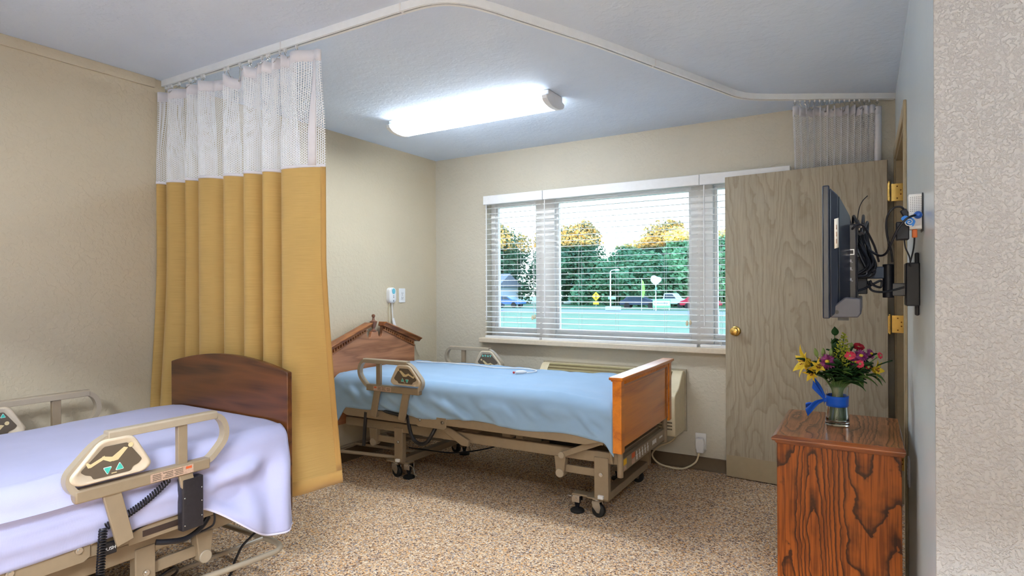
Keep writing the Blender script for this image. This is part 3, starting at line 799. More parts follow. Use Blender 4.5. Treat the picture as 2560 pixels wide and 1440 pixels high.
def footboard_framed(root):
    x = 2.135
    fb = MB().box(x, x+.022, -.450, .450, .425, .792).build('footboard', M['foot_b'], root, bevel=.003)
    for s in (-1, 1):
        MB().box(x-.012, x+.038, s*.462-.026, s*.462+.026, .408, .792).build('stile', M['foot_b'], fb, bevel=.004)
        MB().box(x+.022, x+.030, s*.426-.007, s*.426+.007, .425, .785).build('bead', M['head_b'], fb, bevel=.003)
    MB().box(x-.026, x+.052, -.505, .505, .796, .812).box(x-.018, x+.044, -.497, .497, .788, .797).build('cap_rail', M['foot_b'], fb, bevel=.005)
    d = MB()
    for k in range(46): d.box(x+.022, x+.034, -.405+k*.018-.004, -.405+k*.018+.005, .768, .786)
    d.build('dentils', M['foot_b'], fb)
    MB().box(x+.0215, x+.0265, -.43, .43, .754, .767).build('moulding_strip', M['head_b'], fb, bevel=.002)
    # steel end channel below the board
    ch = MB().box(x+.006, x+.012, -.40, .42, .285, .360).box(x-.012, x+.012, -.40, .42, .354, .360).build('end_channel', M['taupe'], root, bevel=.003)
    for s in (-1, 1):
        MB().cyl((x+.008, s*.425, .268), (x+.008, s*.425, .44), .0165, 14).build('board_post', M['taupe'], root, bevel=.002)
    xe = x+.0122
    MB().box(xe, xe+.0006, -.385, -.335, .320, .352).build('yellow_sticker', M['yellowink'], ch, smooth=False)
    MB().box(xe, xe+.0006, -.380, -.340, .292, .318).build('white_sticker', M['tagprint'], ch, smooth=False)
    MB().box(xe, xe+.0006, -.250, -.195, .325, .354).build('orange_sticker', M['orangeink'], ch, smooth=False)
    MB().box(xe, xe+.0006, -.248, -.196, .292, .322).build('pale_sticker', M['tagprint'], ch, smooth=False)
    for k in range(5):
        y0 = -.165+k*.052
        MB().prism([(y0+.008*math.cos(R(q)), .342+.008*math.sin(R(q))) for q in range(0, 360, 36)], xe, xe+.0004, 'X').box(xe, xe+.0005, y0-.004, y0+.004, .300, .342).box(xe, xe+.0006, y0-.014, y0+.014, .322, .326).box(xe, xe+.0007, y0+.003, y0+.016, .322, .330).box(xe, xe+.0008, y0+.010, y0+.016, .298, .328).build('pictogram_print', M['whiteink'], ch, smooth=False)
    sy = MB().box(xe, xe+.0004, .14, .222, .321, .324)
    for k in range(5): sy.box(xe, xe+.0006, .14+k*.017, .152+k*.017, .310+.004*(k % 2), .338)
    sy.build('lettering', M['whiteink'], ch, smooth=False)
    sy = MB().box(xe, xe+.0004, .29, .356, .322, .325)
    for k in range(3): sy.box(xe, xe+.0006, .29+k*.024, .308+k*.024, .318, .330)
    sy.build('lettering', M['whiteink'], ch, smooth=False)
    return fb

def arched_board(root, x0, x1, name):
    poly = [(-.452, .30)]
    n = 20
    for k in range(n+1):
        y = -.452 + .904*k/n
        poly.append((y, .915 + .058*(1-(y/.452)**2)))
    poly.append((.452, .30))
    return MB().prism(poly, x0, x1, 'X').build(name, M['head_a'], root, bevel=.004)

# ---- bed by the window
bed_w = thing('hospital_bed', 'adjustable hospital bed by the window with pediment headboard and honey oak footboard', 'hospital bed', (-3.285, 3.425, 0), R(.75), 'hospital beds')
headboard_pediment(bed_w); footboard_framed(bed_w); bed_frame(bed_w, -1)
# black cables and sleeves under the head end
cb = MB().tube(spline([(.705, -.45, .475), (.715, -.455, .40), (.745, -.452, .315), (.80, -.450, .285), (.855, -.448, .30), (.89, -.44, .35), (.905, -.42, .395)], 8), .0125, 10)
cb.build('ribbed_cable', M['black'], bed_w)
MB().cyl((.340, -.455, .445), (.315, -.452, .212), .012, 12).build('cable_sleeve', M['black'], bed_w)
MB().tube(spline([(.42, -.40, .462), (.55, -.472, .468), (.66, -.474, .455), (.71, -.46, .44)], 6), .010, 8).build('bed_cable', M['black'], bed_w)
wl = MB(); random.seed(4)
for k in range(4):
    wl.tube(spline([(.44+.05*k, -.30, .36), (.50+.04*k, -.34, .40+.01*k), (.60+.03*k, -.30, .37), (.68+.03*k, -.34, .41)], 5), .003, 6)
wl.tube(spline([(.42, -.1, .13), (.62, -.18, .16), (.85, -.10, .15), (1.1, .05, .2), (1.3, .1, .33)], 6), .005, 6)
wl.build('wiring', M['black'], bed_w)

# ---- bed in the foreground
bed_f = thing('hospital_bed', 'adjustable hospital bed in the foreground with a plain arched walnut headboard', 'hospital bed', (-2.645, 1.742, 0), R(-90), 'hospital beds')
arched_board(bed_f, -.026, 0, 'headboard'); arched_board(bed_f, 2.14, 2.166, 'footboard'); bed_frame(bed_f, 1)
ho = MB().prism([(p.x, p.y) for p in round_poly([Vector((a, b, 0)) for a, b in ((.418, .470), (.500, .470), (.500, .506), (.418, .506))], .008, 3)], .400, .588, 'Z')
hold = ho.build('handset_pocket', plain('black_vinyl_pocket', srgb(34, 32, 38), .35, scale=90, var=.2), bed_f, bevel=.003)
sn = MB()
for a, b in ((.428, .545), (.428, .495), (.428, .44), (.492, .42), (.492, .52)): sn.ball((a, .507, b), .0028, 6)
sn.build('snap_studs', M['chrome'], hold)
co = []
for k in range(26*10+1):
    t = k/260; x = lerp(.535, .742, t); z = .602 - .100*t**.85 - .012*math.sin(t*3); a = k*2*math.pi/10
    co.append((x + .010*math.cos(a)*.35, .484 + .007*math.sin(a), z + .011*math.cos(a)))
MB().tube(co, .0026, 6).build('coiled_cord', M['black'], bed_f)
co = []
for k in range(34*10+1):
    t = k/340; x = .754 + .010*math.sin(t*2.4); z = .500 - .30*t; a = k*2*math.pi/10
    co.append((x + .011*math.cos(a), .490 + .011*math.sin(a), z))
MB().tube(co, .0028, 6).build('coiled_cord', M['black'], bed_f)
pt = MB().box(.708, .755, .470, .482, .402, .444).build('push_tag', M['black'], bed_f, bevel=.004)
MB().tube(spline([(.705, .478, .43), (.66, .470, .445), (.62, .46, .452), (.57, .45, .45)], 5), .003, 6).build('tag_cord', M['black'], bed_f)
def text(body, size, name, m, parent, mat4, extrude=.0004, align='CENTER'):
    cu = bpy.data.curves.new(name, 'FONT'); cu.body = body; cu.size = size; cu.extrude = extrude; cu.align_x = align; cu.align_y = 'CENTER'
    o = bpy.data.objects.new(name, cu); C.objects.link(o)
    dg = bpy.context.evaluated_depsgraph_get()
    me = bpy.data.meshes.new_from_object(o.evaluated_get(dg)); bpy.data.objects.remove(o, do_unlink=True)
    me.transform(mat4); me.materials.clear(); me.materials.append(m)
    return obj_from(name, me, parent)
# local +y is toward the room, text reads along local -x
TM = Matrix(((-1, 0, 0, .731), (0, 0, 1, .4828), (0, 1, 0, .423), (0, 0, 0, 1)))
text('PUSH', .0155, 'push_lettering', M['whiteink'], pt, TM)
# dark slot in the near deck side and the loop of hose, latch hooks
MB().box(.432, .615, .458, .4605, .414, .436).build('slot_cover', plain('dark_brown_slot', srgb(58, 44, 38), .5), bed_f, bevel=.004)
MB().box(.42, .66, .446, .458, .398, .468).build('deck_bracket', M['taupe'], bed_f, bevel=.003)
MB().box(.452, .482, .456, .464, .388, .408).build('hook_plate', M['housing'], bed_f, bevel=.002)
MB().tube(spline([(.56, .44, .372), (.52, .452, .362), (.46, .455, .352), (.40, .45, .368), (.36, .44, .398)], 6), .010, 10).build('hose', M['black'], bed_f)
MB().tube(spline([(.36, .455, .50), (.352, .46, .44), (.345, .455, .375), (.37, .45, .357), (.43, .445, .352)], 6), .004, 8).build('bed_cable', M['black'], bed_f)
MB().tube(spline([(.80, .452, .445), (.775, .458, .450), (.757, .458, .463), (.750, .455, .470)], 5), .004, 8).tube(spline([(.835, .452, .442), (.825, .462, .452), (.81, .462, .446)], 5), .004, 8).build('latch_hook', M['housing'], bed_f)
# lower scissor actuator by the near side, visible under the deck
MB().prism([(.92, .40), (1.22, .40), (1.36, .345), (.94, .345)], .30, .33, 'Y').build('gear_cover', M['plate'], bed_f, bevel=.006)
cd = MB().tube(spline([(.05, .29, .235), (.035, .285, .20), (.040, .25, .165), (.075, .235, .13), (.10, .22, .07), (.13, .21, .006), (.25, .19, .006), (.36, .22, .006)], 7), .0055, 8).build('mains_cord', M['black'], bed_f)
MB().tube(spline([(.55, .30, .15), (.50, .335, .19), (.43, .32, .20), (.38, .26, .15), (.40, .2, .1)], 6), .005, 8).build('bed_cable', M['black'], bed_f)

# ------------------------------------------------------------------ mattresses
def mattress(loc, rz, label, m):
    prof = rrect(.90, .160, .03, 4)
    mb = MB().prism([(y, .5605+z) for y, z in prof], .07, 2.09, 'X')
    o = mb.build('mattress', m, None, bevel=.02, seg=3); o.location = loc; o.rotation_euler = (0, 0, rz)
    return tag(o, label, 'mattress', 'mattresses')
M['lav_sheet'] = fabric('lavender_sheet', srgb(182, 174, 200), .85, 500, .1, .03)
mattress((-3.285, 3.425, 0), R(.75), 'mattress wrapped under the light blue cover', M['lav_sheet'])
mattress((-2.645, 1.742, 0), R(-90), 'lavender-sheeted mattress showing below the lavender blanket', M['lav_sheet'])

# ------------------------------------------------------------------ covers
def cover(name, label, m, loc, rz, x0, x1, near, drop_near, flare, top, wr, drop_far=.2, hem=None, nx=150, nv=96, half=.458, ends=(True, True), tb=None):
    """cloth over the mattress. near = sign of the camera side; drop_near(x), flare(x): length and outward lean of the hanging edge;
       top(x, y): height of the top; wr(x, s, side): wrinkle offset along the outward direction"""
    r = .055
    def prof(x, t):
        """t in 0..1 from far hem over the top to the near hem -> (q, z, outward vector); q grows to the near side"""
        dn, df = drop_near(x), drop_far
        flat = 2*(half-r); arc = r*math.pi/2
        Ls = [df, arc, flat, arc, dn]; s = t*sum(Ls)
        if s < Ls[0]:
            return (-half, -(r + Ls[0]-s), (-1, 0), -1, 1-s/Ls[0])
        s -= Ls[0]
        if s < arc:
            a = s/r; return (-half + r*(1-math.cos(a)), -r*(1-math.sin(a)), (-math.cos(a), math.sin(a)), -1, 0)
        s -= arc
        if s < flat:
            return (-half + r + s, 0, (0, 1), 0, 0)
        s -= flat
        if s < arc:
            a = s/r; return (half - r + r*math.sin(a), -r*(1-math.cos(a)), (math.sin(a), math.cos(a)), 1, 0)
        s -= arc
        k = s/max(Ls[4], 1e-6)
        return (half, -(r + s), (1, 0), 1, k)
    def fn(u, v):
        x = x0 + (x1-x0)*u
        q, dz, (oq, oz), side, k = prof(x, v)
        z = top(x, q*near) + dz
        # rounded drop at the two ends
        for flag, xe, sg in ((ends[0], x0, 1), (ends[1], x1, -1)):
            if flag:
                e = (x - xe)*sg
                if e < .032:
                    f = 1-e/.032; z -= .05*f*f*(1 if side == 0 else .35)
        w = wr(x, v, side, k)
        if side == 1 and k > 0:
            q += flare(x)*k; w = max(w, half + .002 - q)
        elif side != 0: w = max(w, 0.0)
        else: w = max(w, -.002)
        return (x, near*(q + oq*w), z + oz*w)
    mb = MB().grid(fn, nx, nv)
    o = mb.build(name, m, None, angle=80, solid=.004); o.location = loc; o.rotation_euler = (0, 0, rz)
    tag(o, label, 'blanket', 'bed covers')
    if hem:
        pth = [Vector(fn(k/nx, 1.0)) for k in range(int(hem[0]*nx), int(hem[1]*nx)+1)]
        MB().tube(pth, .0045, 6).build('hem', hem[2], o)
    return o, fn

# blue cover, tucked along the near side, hanging at the head corner
def b_drop(x):
    h = .165 + .012*math.sin(x*9)*smooth01((x-.2)*4)
    h += .115*smooth01((.16-x)/.09)
    h += .045*smooth01((x-2.06)/.05)
    h -= .010*smooth01((x-.7)/.3)
    return h
def b_flare(x): return .0 + .02*smooth01((.16-x)/.1) - .03*smooth01((x-1.98)/.1) + .005*nz(x*7, 3.1) - .012
def b_top(x, y):
    return .690 + .012*nz(x*1.6, y*2.2, 5) + .007*smooth01(1-abs(x-.75)/.5) + .004*nz(x*5, y*6, 9) - .016*smooth01((x-1.75)/.3) - .012*smooth01((abs(y)-.28)/.18)
def b_wr(x, v, side, k):
    if side == 0: 
        c = .0035*math.exp(-(((v-.56)-.05*(x-1.2))/.010)**2)*smooth01((x-.9)*3)*smooth01((1.6-x)*3)
        return .004 + .004*nz(x*4, v*7, 2) + c
    g = (k if k > 0 else 0.0)
    s = x*1.0 - g*.16
    a = .024*nz(s*6.5, g*1.1, 1.7) + .016*nz(s*15, g*2.2, 4.4) + .006*nz(x*3, 8.8)
    return .008 + a*(.25+.75*smooth01(g*2.2)) * (1.2 if x > .2 else 1.5) + .010*math.sin(min(g, 1)*math.pi)
M['blue'] = fabric('light_blue_cotton', srgb(150, 182, 215), .85, 700, .15, .03)
blue, blue_fn = cover('bed_cover', 'light blue cotton cover spread over the bed by the window', M['blue'], (-3.285, 3.425, 0), R(.75), .032, 2.119, -1, b_drop, b_flare, b_top, b_wr, .16)

# lavender blanket, tucked in along most of the near side, hanging loose at the head
def l_drop(x):
    return .168 + .190*smooth01((.44-x)/.32) + .006*math.sin(x*11)*smooth01((.3-x)*4)
def l_flare(x):
    return .0 + .052*smooth01((.34-x)/.16) + .02*nz(x*9, 2.2)*smooth01((.4-x)*5)
def l_top(x, y):
    return .690 + .014*nz(x*1.3+4, y*1.8, 1) + .010*smooth01((.45-x)/.3)*smooth01((.3+y)/.5*-1+1) - .012*smooth01((abs(y)-.3)/.16) + .004*nz(x*5, y*5, 3)
def l_wr(x, v, side, k):
    if side == 0: return .005 + .004*nz(x*3, v*6, 7)
    if side < 0: return .006 + .006*nz(x*4, k*2, 5)
    g = k if k > 0 else 0.0
    hang = smooth01((.42-x)/.14)
    # loose end: folds falling from the corner and swags sweeping down from the rail
    f1 = .026*math.sin((x*34 - g*1.6) + 1.2*nz(x*5, g))
    sw = .034*math.sin(9.5*g - 11.0*x + 2.0 + 1.1*nz(x*3, g*2, 4))*math.exp(-((x-.27)/.13)**2)*smooth01(g*4)
    loose = f1*smooth01(g*3)*smooth01((.26-x)/.15) + sw + .004
    # tucked length: a soft roll under the top edge, then flat against the mattress
    t = .022*math.exp(-((g-.08)/.08)**2) - .014*math.exp(-((g-.27)/.07)**2) + .011*math.exp(-((g-.58-.16*nz(x*1.5, 2))/.13)**2) + .006*nz(x*3.5-g*2.5, g*1.5, 6)
    tuck = .004 + t
    return lerp(tuck, loose, hang) + .006
M['lav'] = ribbed_cloth('lavender_thermal_blanket', srgb(180, 181, 216))
M['hem'] = plain('pale_binding', srgb(214, 210, 232), .8, var=.02)
lav, lav_fn = cover('bed_cover', 'lavender thermal blanket on the foreground bed, hanging loose at its head end', M['lav'], (-2.645, 1.742, 0), R(-90), .012, 2.119, 1, l_drop, l_flare, l_top, l_wr, .15, hem=(0, .20, M['hem']), nx=190, nv=110, ends=(False, True))

# ------------------------------------------------------------------ call remote lying on the blue cover
def on_blue(x, y):
    return Vector((x, y, b_top(x, y) + .004 + .009))
cr = thing('call_button', 'white call button on a long cord lying across the light blue cover', 'call button', (-3.285, 3.425, 0)); cr.rotation_euler = (0, 0, R(.75))
pts = [(.20, .26), (.42, .315), (.62, .30), (.80, .255), (.97, .225), (1.10, .25), (1.20, .29), (1.262, .275), (1.292, .235), (1.290, .17), (1.268, .125)]
MB().tube([on_blue(p.x, p.y) for p in spline([Vector((a, b, 0)) for a, b in pts], 8)], .0042, 8).build('cord', M['white'], cr)
hs = [on_blue(1.270, .130), on_blue(1.255, .105), on_blue(1.240, .08), on_blue(1.225, .055)]
MB().tube([p+Vector((0, 0, .006)) for p in hs], .0125, 12, scale=[.45, 1, 1, .8]).build('handset', M['white'], cr)
MB().ball(hs[3]+Vector((-.006, -.012, .006)), .008, 8).build('red_button', plain('red_button', srgb(206, 54, 60), .4), cr)

# ================================================================== privacy curtains
M['net'] = net_mat('white_curtain_net')
M['gold'] = fabric('gold_curtain_cloth', srgb(207, 172, 106), .75, 900, .12, .03, kind='UV', trans=.12, band=True)
M['goldhem'] = fabric('gold_hem_cloth', srgb(196, 156, 92), .75, 900, .12, .03, kind='UV')
M['band'] = plain('white_header_tape', srgb(232, 230, 236), .8, var=.02)

def curtain(name, label, plan, ztop, zseam, zhem, hook_ts, track_z, tapes=(), nu=260):
    """plan(u, z) -> (x, y); built as header tape, net, cloth and hem in one cloth"""
    c0 = plan(.5, ztop)
    t = thing(name, label, 'curtain', (c0[0], c0[1], 0), 0, 'privacy curtains on the ceiling track')
    ox, oy = c0[0], c0[1]
    # arc length at the seam for even net and weave
    L = [0.0]; N = 600
    for k in range(N):
        a, b = plan(k/N, 1.5), plan((k+1)/N, 1.5); L.append(L[-1] + math.hypot(a[0]-b[0], a[1]-b[1]))
    def arc(u): 
        q = u*N; i = min(int(q), N-1); return lerp(L[i], L[i+1], q-i)
    def sag(u): return ztop(u) if callable(ztop) else ztop
    def strip(u0, u1, z0, z1, nv, off=0.0, n=None):
        mb = MB()
        def fn(a, b):
            u = lerp(u0, u1, a); zz0 = z0(u) if callable(z0) else z0; zz1 = z1(u) if callable(z1) else z1
            z = lerp(zz0, zz1, b); x, y = plan(u, z); return (x-ox, y-oy-off, z)
        def uvf(a, b):
            u = lerp(u0, u1, a); zz0 = z0(u) if callable(z0) else z0; zz1 = z1(u) if callable(z1) else z1
            return (arc(u), lerp(zz0, zz1, b))
        return mb.grid(fn, n or max(6, int(nu*(u1-u0))), nv, uvf)
    return t, strip, (ox, oy)

# plan of the left curtain: saw-tooth folds read from the photo at mid height
lobes = [(-3.335, -3.283), (-3.268, -3.105), (-3.092, -2.99), (-2.972, -2.782), (-2.768, -2.603), (-2.590, -2.470), (-2.457, -2.338)]
knots = []
for i, (a, b) in enumerate(lobes):
    d = .012*((i*37) % 5-2)/2
    knots += [(a-.003, 1.830+d*.5), (lerp(a, b, .28), 1.798+d*.5), (lerp(a, b, .66), 1.830+d), (b-.012, 1.915), (b+.004, 1.935), (b+.012, 1.905)]
knots += [(-2.328, 1.832), (-2.290, 1.800), (-2.21, 1.812), (-2.14, 1.836), (-2.088, 1.872)]
mid_curve = spline([Vector((x, y, 0)) for x, y in knots], 8)
NM = len(mid_curve)-1
def mid(u):
    q = max(0, min(1, u))*NM; i = min(int(q), NM-1); return mid_curve[i].lerp(mid_curve[i+1], q-i)
U_LAST = (len(knots)-5)*8/NM
def plan_left(u, z):
    p = mid(u); x, y = p.x, p.y
    low = smooth01((1.5-z)/1.2)                     # 0 above, 1 at the hem
    y += low*(-.045*smooth01((-3.02-x)/.2))          # against the wall the cloth hangs a little forward
    x -= low*.008*smooth01((-3.0-x)/.1)
    x = max(x, XL+.012)
    # free edge swings back behind the bed end towards the hem
    e = smooth01((u-U_LAST-.02)/(1-U_LAST-.02)); sw = max(0.0, (1.42-z)/1.09)**1.25
    x += -.128*e*sw; y += .215*e*sw
    # top gathers: the header is pleated tighter and pulled to the track
    up = smooth01((z-1.95)/.36)
    y = lerp(y, 1.853 + (y-1.853)*.55 + .022*math.sin(u*150 + 3*nz(u*6, 1)), up)
    y = max(y, 1.786) if -3.12 < x and z < 1.05 else y
    return x, y
def ztop_left(u):
    x = mid(u).x
    sagz = .026*smooth01((x+2.93)/.04)*smooth01((-2.60-x)/.05) + .012*smooth01((x+2.16)/.07)
    return 2.364 - .006*math.sin(u*95) - sagz*(.5+.5*math.sin(x*44+.6))
cl, strip, (ox, oy) = curtain('privacy_curtain', 'gold privacy curtain with white net top, gathered beside the left wall', plan_left, 2.36, 1.85, .33, None, 2.41)
def zs(u): return 1.868 - .030*smooth01((mid(u).x+3.3)/1.1)
strip(0, 1, lambda u: ztop_left(u)-.052, ztop_left, 2, n=420).build('header_tape', M['band'], cl, angle=80, solid=.002)
strip(0, 1, zs, lambda u: ztop_left(u)-.050, 14, n=420).build('net_panel', M['net'], cl, angle=80)
strip(0, 1, lambda u: .395, lambda u: zs(u)-.004, 40, n=360).build('cloth_panel', M['gold'], cl, angle=80)
strip(0, 1, lambda u: zs(u)-.008, lambda u: zs(u)+.006, 1, .0015, n=420).build('seam_tape', M['band'], cl, angle=80, solid=.002)
strip(0, 1, .332, .397, 2, .0008, n=360).build('bottom_hem', M['goldhem'], cl, angle=80, solid=.003)
u_t = U_LAST + (1-U_LAST)*.76
strip(u_t-.006, u_t+.006, lambda u: zs(u), lambda u: ztop_left(u)-.045, 10, .002, n=4).build('net_tape', M['band'], cl, angle=80, solid=.0015)
strip(.9905, 1.0, .40, lambda u: zs(u)-.006, 30, .001, n=3).build('side_hem', M['goldhem'], cl, angle=80, solid=.003)

def hook(parent, x, y, zt, zb, ox, oy):
    mb = MB()
    mb.box(x-.004-ox, x+.004-ox, y-.005-oy, y+.005-oy, zt-.012, zt+.004)
    mb.build('curtain_hook', M['white'], parent, bevel=.001)
    return mb
def hooks(parent, pts, ox, oy):
    for (x, y, x2, y2, zb) in pts:
        zt = H-.0335
        MB().box(x-.0038-ox, x+.0038-ox, y-.006-oy, y+.006-oy, zt-.013, zt+.012).build('glider', M['white'], parent)
        h = MB()
        ring = [(x-ox+.006*math.cos(R(a)), y-oy, zt-.018+.007*math.sin(R(a))) for a in range(0, 360, 30)]
        h.tube(ring, .0013, 6, closed=True, up=(0, 1, 0))
        a, b = Vector((x-ox, y-oy-.001, zt-.022)), Vector((x2-ox, y2-oy-.006, zb))
        h.tube(spline([a, a.lerp(b, .5)+Vector((.005, -.004, 0)), b, b+Vector((-.005, -.003, -.006)), b+Vector((-.008, -.002, .004))], 5), .0014, 6)
        h.ball(b, .0035, 6)
        h.build('curtain_hook', M['chrome'], parent)
hp = []
for u in (.012, .045, .08, .12, .16, .205, .25, .29, .335, .39, .455, .505, .56, .61, .655, .70, .745, .79, .83, .87, .945):
    x, y = plan_left(u, 2.34); hp.append((x, 1.852, x, y, ztop_left(u)-.018))
hooks(cl, hp, ox, oy)

# curtain stacked behind the open door
def track_y(x): return lerp(3.885, 4.246, (x+.47)/.618)
def plan_right(u, z):
    x = -.385 + .455*u + .012*math.sin(u*2*math.pi*13+1.0)
    amp = .030 + .006*math.sin(u*9)
    w = amp*math.sin(u*2*math.pi*14)
    yt = track_y(-.385+.455*u) + w
    yl = 4.252 + w*.45
    f = smooth01((2.345-z)/.33)
    x += -.028*(1-u)*smooth01((2.34-z)/.4)
    return x, lerp(yt, yl, f)
cr_, strip, (ox, oy) = curtain('privacy_curtain', 'net-topped privacy curtain bunched behind the open door in the corner', plan_right, 2.36, 1.85, .35, None, 2.41)
ztr = lambda u: 2.362 - .006*math.sin(u*60)
strip(0, 1, lambda u: ztr(u)-.05, ztr, 2, n=240).build('header_tape', M['band'], cr_, angle=80, solid=.002)
strip(0, 1, 1.86, lambda u: ztr(u)-.048, 12, n=240).build('net_panel', M['net'], cr_, angle=80)
strip(.965, 1, 1.86, lambda u: ztr(u)-.046, 12, .002, n=5).build('net_tape', M['band'], cr_, angle=80, solid=.0015)
strip(0, 1, .35, 1.86, 10, n=200).build('cloth_panel', M['gold'], cr_, angle=80)
hp = []
for k in range(17):
    u = .04+.90*k/16 if k < 16 else .975
    x, y = plan_right(u, 2.34); xt = -.385+.455*u; hp.append((xt, track_y(xt), x, y, 2.342))
hooks(cr_, hp, ox, oy)

# ================================================================== things on the walls
# nurse call station and outlet on the left wall
cs = thing('call_station', 'white oval call station with a pale blue button above the pediment headboard', 'call station', (XL, 3.668, 1.232))
prof = round_poly([Vector((a, b, 0)) for a, b in ((-.042, -.064), (.042, -.064), (.042, .064), (-.042, .064))], .038, 6)
body = MB()
n = len(prof); vs = []
for k, d in ((1.0, 0), (1.0, .022), (.97, .030), (.88, .035), (.6, .037)): vs += [(d, p.x*k, p.y*k) for p in prof]
body.add(vs, [(a*n+i, a*n+(i+1) % n, (a+1)*n+(i+1) % n, (a+1)*n+i) for a in range(4) for i in range(n)] + [tuple(4*n+i for i in range(n))])
body.build('body', M['white'], cs, angle=60)
MB().lathe([(.0185, .0), (.0185, .003), (.016, .0045), (.001, .005)], (.0365, .004, .034), 24, Matrix.Rotation(R(90), 3, 'Y') @ Matrix.Diagonal((1.25, 1, 1))).build('call_light', plain('pale_blue_button', srgb(112, 200, 222), .4), cs)
MB().cyl((.036, .004, -.002), (.0385, .004, -.002), .004, 10).box(.0368, .0378, -.001, .010, -.020, -.010).build('indicator', plain('grey_print', srgb(150, 152, 158), .5), cs)
MB().cyl((.035, .004, -.044), (.0375, .004, -.044), .0065, 12).build('jack', plain('grey_jack', srgb(128, 130, 140), .5), cs)
# two cords run from the station down behind the headboard, with the cable tie bundle
MB().tube(spline([(.02, .002, -.06), (.020, .004, -.12), (.022, .010, -.20), (.024, .016, -.26), (.024, .020, -.36)], 6), .0045, 8).build('cord', M['white'], cs)
MB().tube(spline([(.014, -.022, -.055), (.008, -.022, -.13), (.008, -.020, -.26), (.010, -.018, -.36)], 6), .0032, 8).build('wall_cord', M['cream'], cs)
bd = MB()
for k in range(5):
    bd.tube(spline([(.018, .008+.004*k, -.185), (.030, .000+.008*k, -.215-.006*k), (.028, .012+.006*k, -.252), (.020, .020, -.285-.01*k)], 5), .0032, 6)
bd.build('cord_bundle', M['white'], cs)

def outlet_plate(name, label, loc, rz, extra=None):
    """wall plate lying in the local xz plane, facing local -y"""
    t = thing(name, label, 'outlet', loc, rz)
    po = rrect(.076, .118, .006, 3)
    MB().prism(po, -.006, 0, 'Y').build('cover_plate', M['white'], t, bevel=.002)
    pi = rrect(.034, .068, .003, 3)
    MB().prism(pi, -.0085, -.006, 'Y').build('insert', M['white'], t, bevel=.001)
    sl = MB()
    for z in (.019, -.019):
        sl.box(-.008, -.0055, -.0088, -.0084, z-.004, z+.005).box(.0055, .008, -.0088, -.0084, z-.004, z+.005).cyl((0, -.0088, z-.0085), (0, -.0084, z-.0085), .0026, 8)
    sl.build('slots', M['ink'], t, smooth=False)
    MB().cyl((0, -.0095, 0), (0, -.0085, 0), .003, 10).build('test_button', plain('grey_button', srgb(150, 150, 154), .5), t)
    return t
outlet_plate('wall_outlet', 'white wall outlet to the right of the oval call station', (XL, 3.812, 1.230), R(90))
ot = outlet_plate('wall_outlet', 'white wall outlet low on the window wall holding the air conditioner plug', (-1.008, YB, .200), 0)
ot2 = outlet_plate('wall_outlet', 'white wall outlet seen edge-on in the gap beside the dresser', (XR, 3.01, .50), R(-90))

# ---- air conditioner under the window
ac = thing('air_conditioner', 'cream wall air conditioner unit behind the foot of the blue bed', 'air conditioner', (-1.675, YB, 0))
AX = .560
body = [(0, .690), (-.055, .692), (-.075, .682), (-.100, .655), (-.140, .610), (-.185, .580), (-.235, .566), (-.262, .548), (-.268, .520), (-.268, .300), (-.262, .276), (-.240, .268), (0, .266)]
bp = round_poly([Vector((a, b, 0)) for a, b in body], .02, 4)
MB().prism([(p.x, p.y) for p in bp], -AX, AX, 'X').build('housing', M['cream'], ac, bevel=.006)
MB().box(-AX-.012, AX+.012, -.020, 0, .262, .702).build('wall_sleeve', plain('tan_wall_sleeve', srgb(168, 158, 138), .5), ac, bevel=.002)
gr = MB()
# louvres follow the sloping top face
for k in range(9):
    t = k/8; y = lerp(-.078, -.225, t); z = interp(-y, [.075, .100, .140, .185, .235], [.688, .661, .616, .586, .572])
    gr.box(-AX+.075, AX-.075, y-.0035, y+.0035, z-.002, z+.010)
gr.build('louvres', plain('louvre_shaded_cream', srgb(190, 178, 138), .5), ac, bevel=.001)  # cream darkened, louvre shade put into the colour
va = MB()
for k in range(8):
    t0, t1 = k/8, (k+1)/8
    y0, y1 = lerp(-.070, -.232, t0), lerp(-.070, -.232, t1)
    z0 = interp(-y0, [.075, .100, .140, .185, .235], [.686, .658, .613, .583, .569]); z1 = interp(-y1, [.075, .100, .140, .185, .235], [.686, .658, .613, .583, .569])
    va.add([(-AX+.072, y0, z0+.002), (AX-.072, y0, z0+.002), (AX-.072, y1, z1+.002), (-AX+.072, y1, z1+.002)], [(0, 1, 2, 3)])
va.build('grille_recess', plain('grille_recess_brown', srgb(128, 112, 78), .6), ac, solid=.003)
lv = MB()
for k in range(3): lv.box(-AX+.05, AX-.02, -.2695, -.2665, .318+k*.022, .327+k*.022)
lv.build('intake_slots', plain('intake_brown', srgb(120, 106, 84), .6), ac)
# power cord and its big plug, resting in the outlet
pc = [(.500, -.10, .268), (.512, -.075, .235), (.475, -.07, .19), (.390, -.085, .145), (.345, -.09, .085), (.385, -.085, .030), (.470, -.085, .0105), (.560, -.075, .012), (.640, -.055, .06), (.662, -.036, .125)]
MB().tube(spline(pc, 10), .0062, 10).build('power_cord', M['cream'], ac)
pg = MB()
pg.prism([(p.x+.668, p.y+.178) for p in round_poly([Vector((a, b, 0)) for a, b in ((-.026, .050), (.022, .050), (.030, .030), (.026, -.052), (-.022, -.052), (-.030, .02))], .009, 4)], -.048, -.010, 'Y')
pg.build('power_plug', M['white'], ac, bevel=.005)
MB().box(.694, .703, -.035, -.018, .155, .185).build('plug_button', M['white'], ac, bevel=.002)

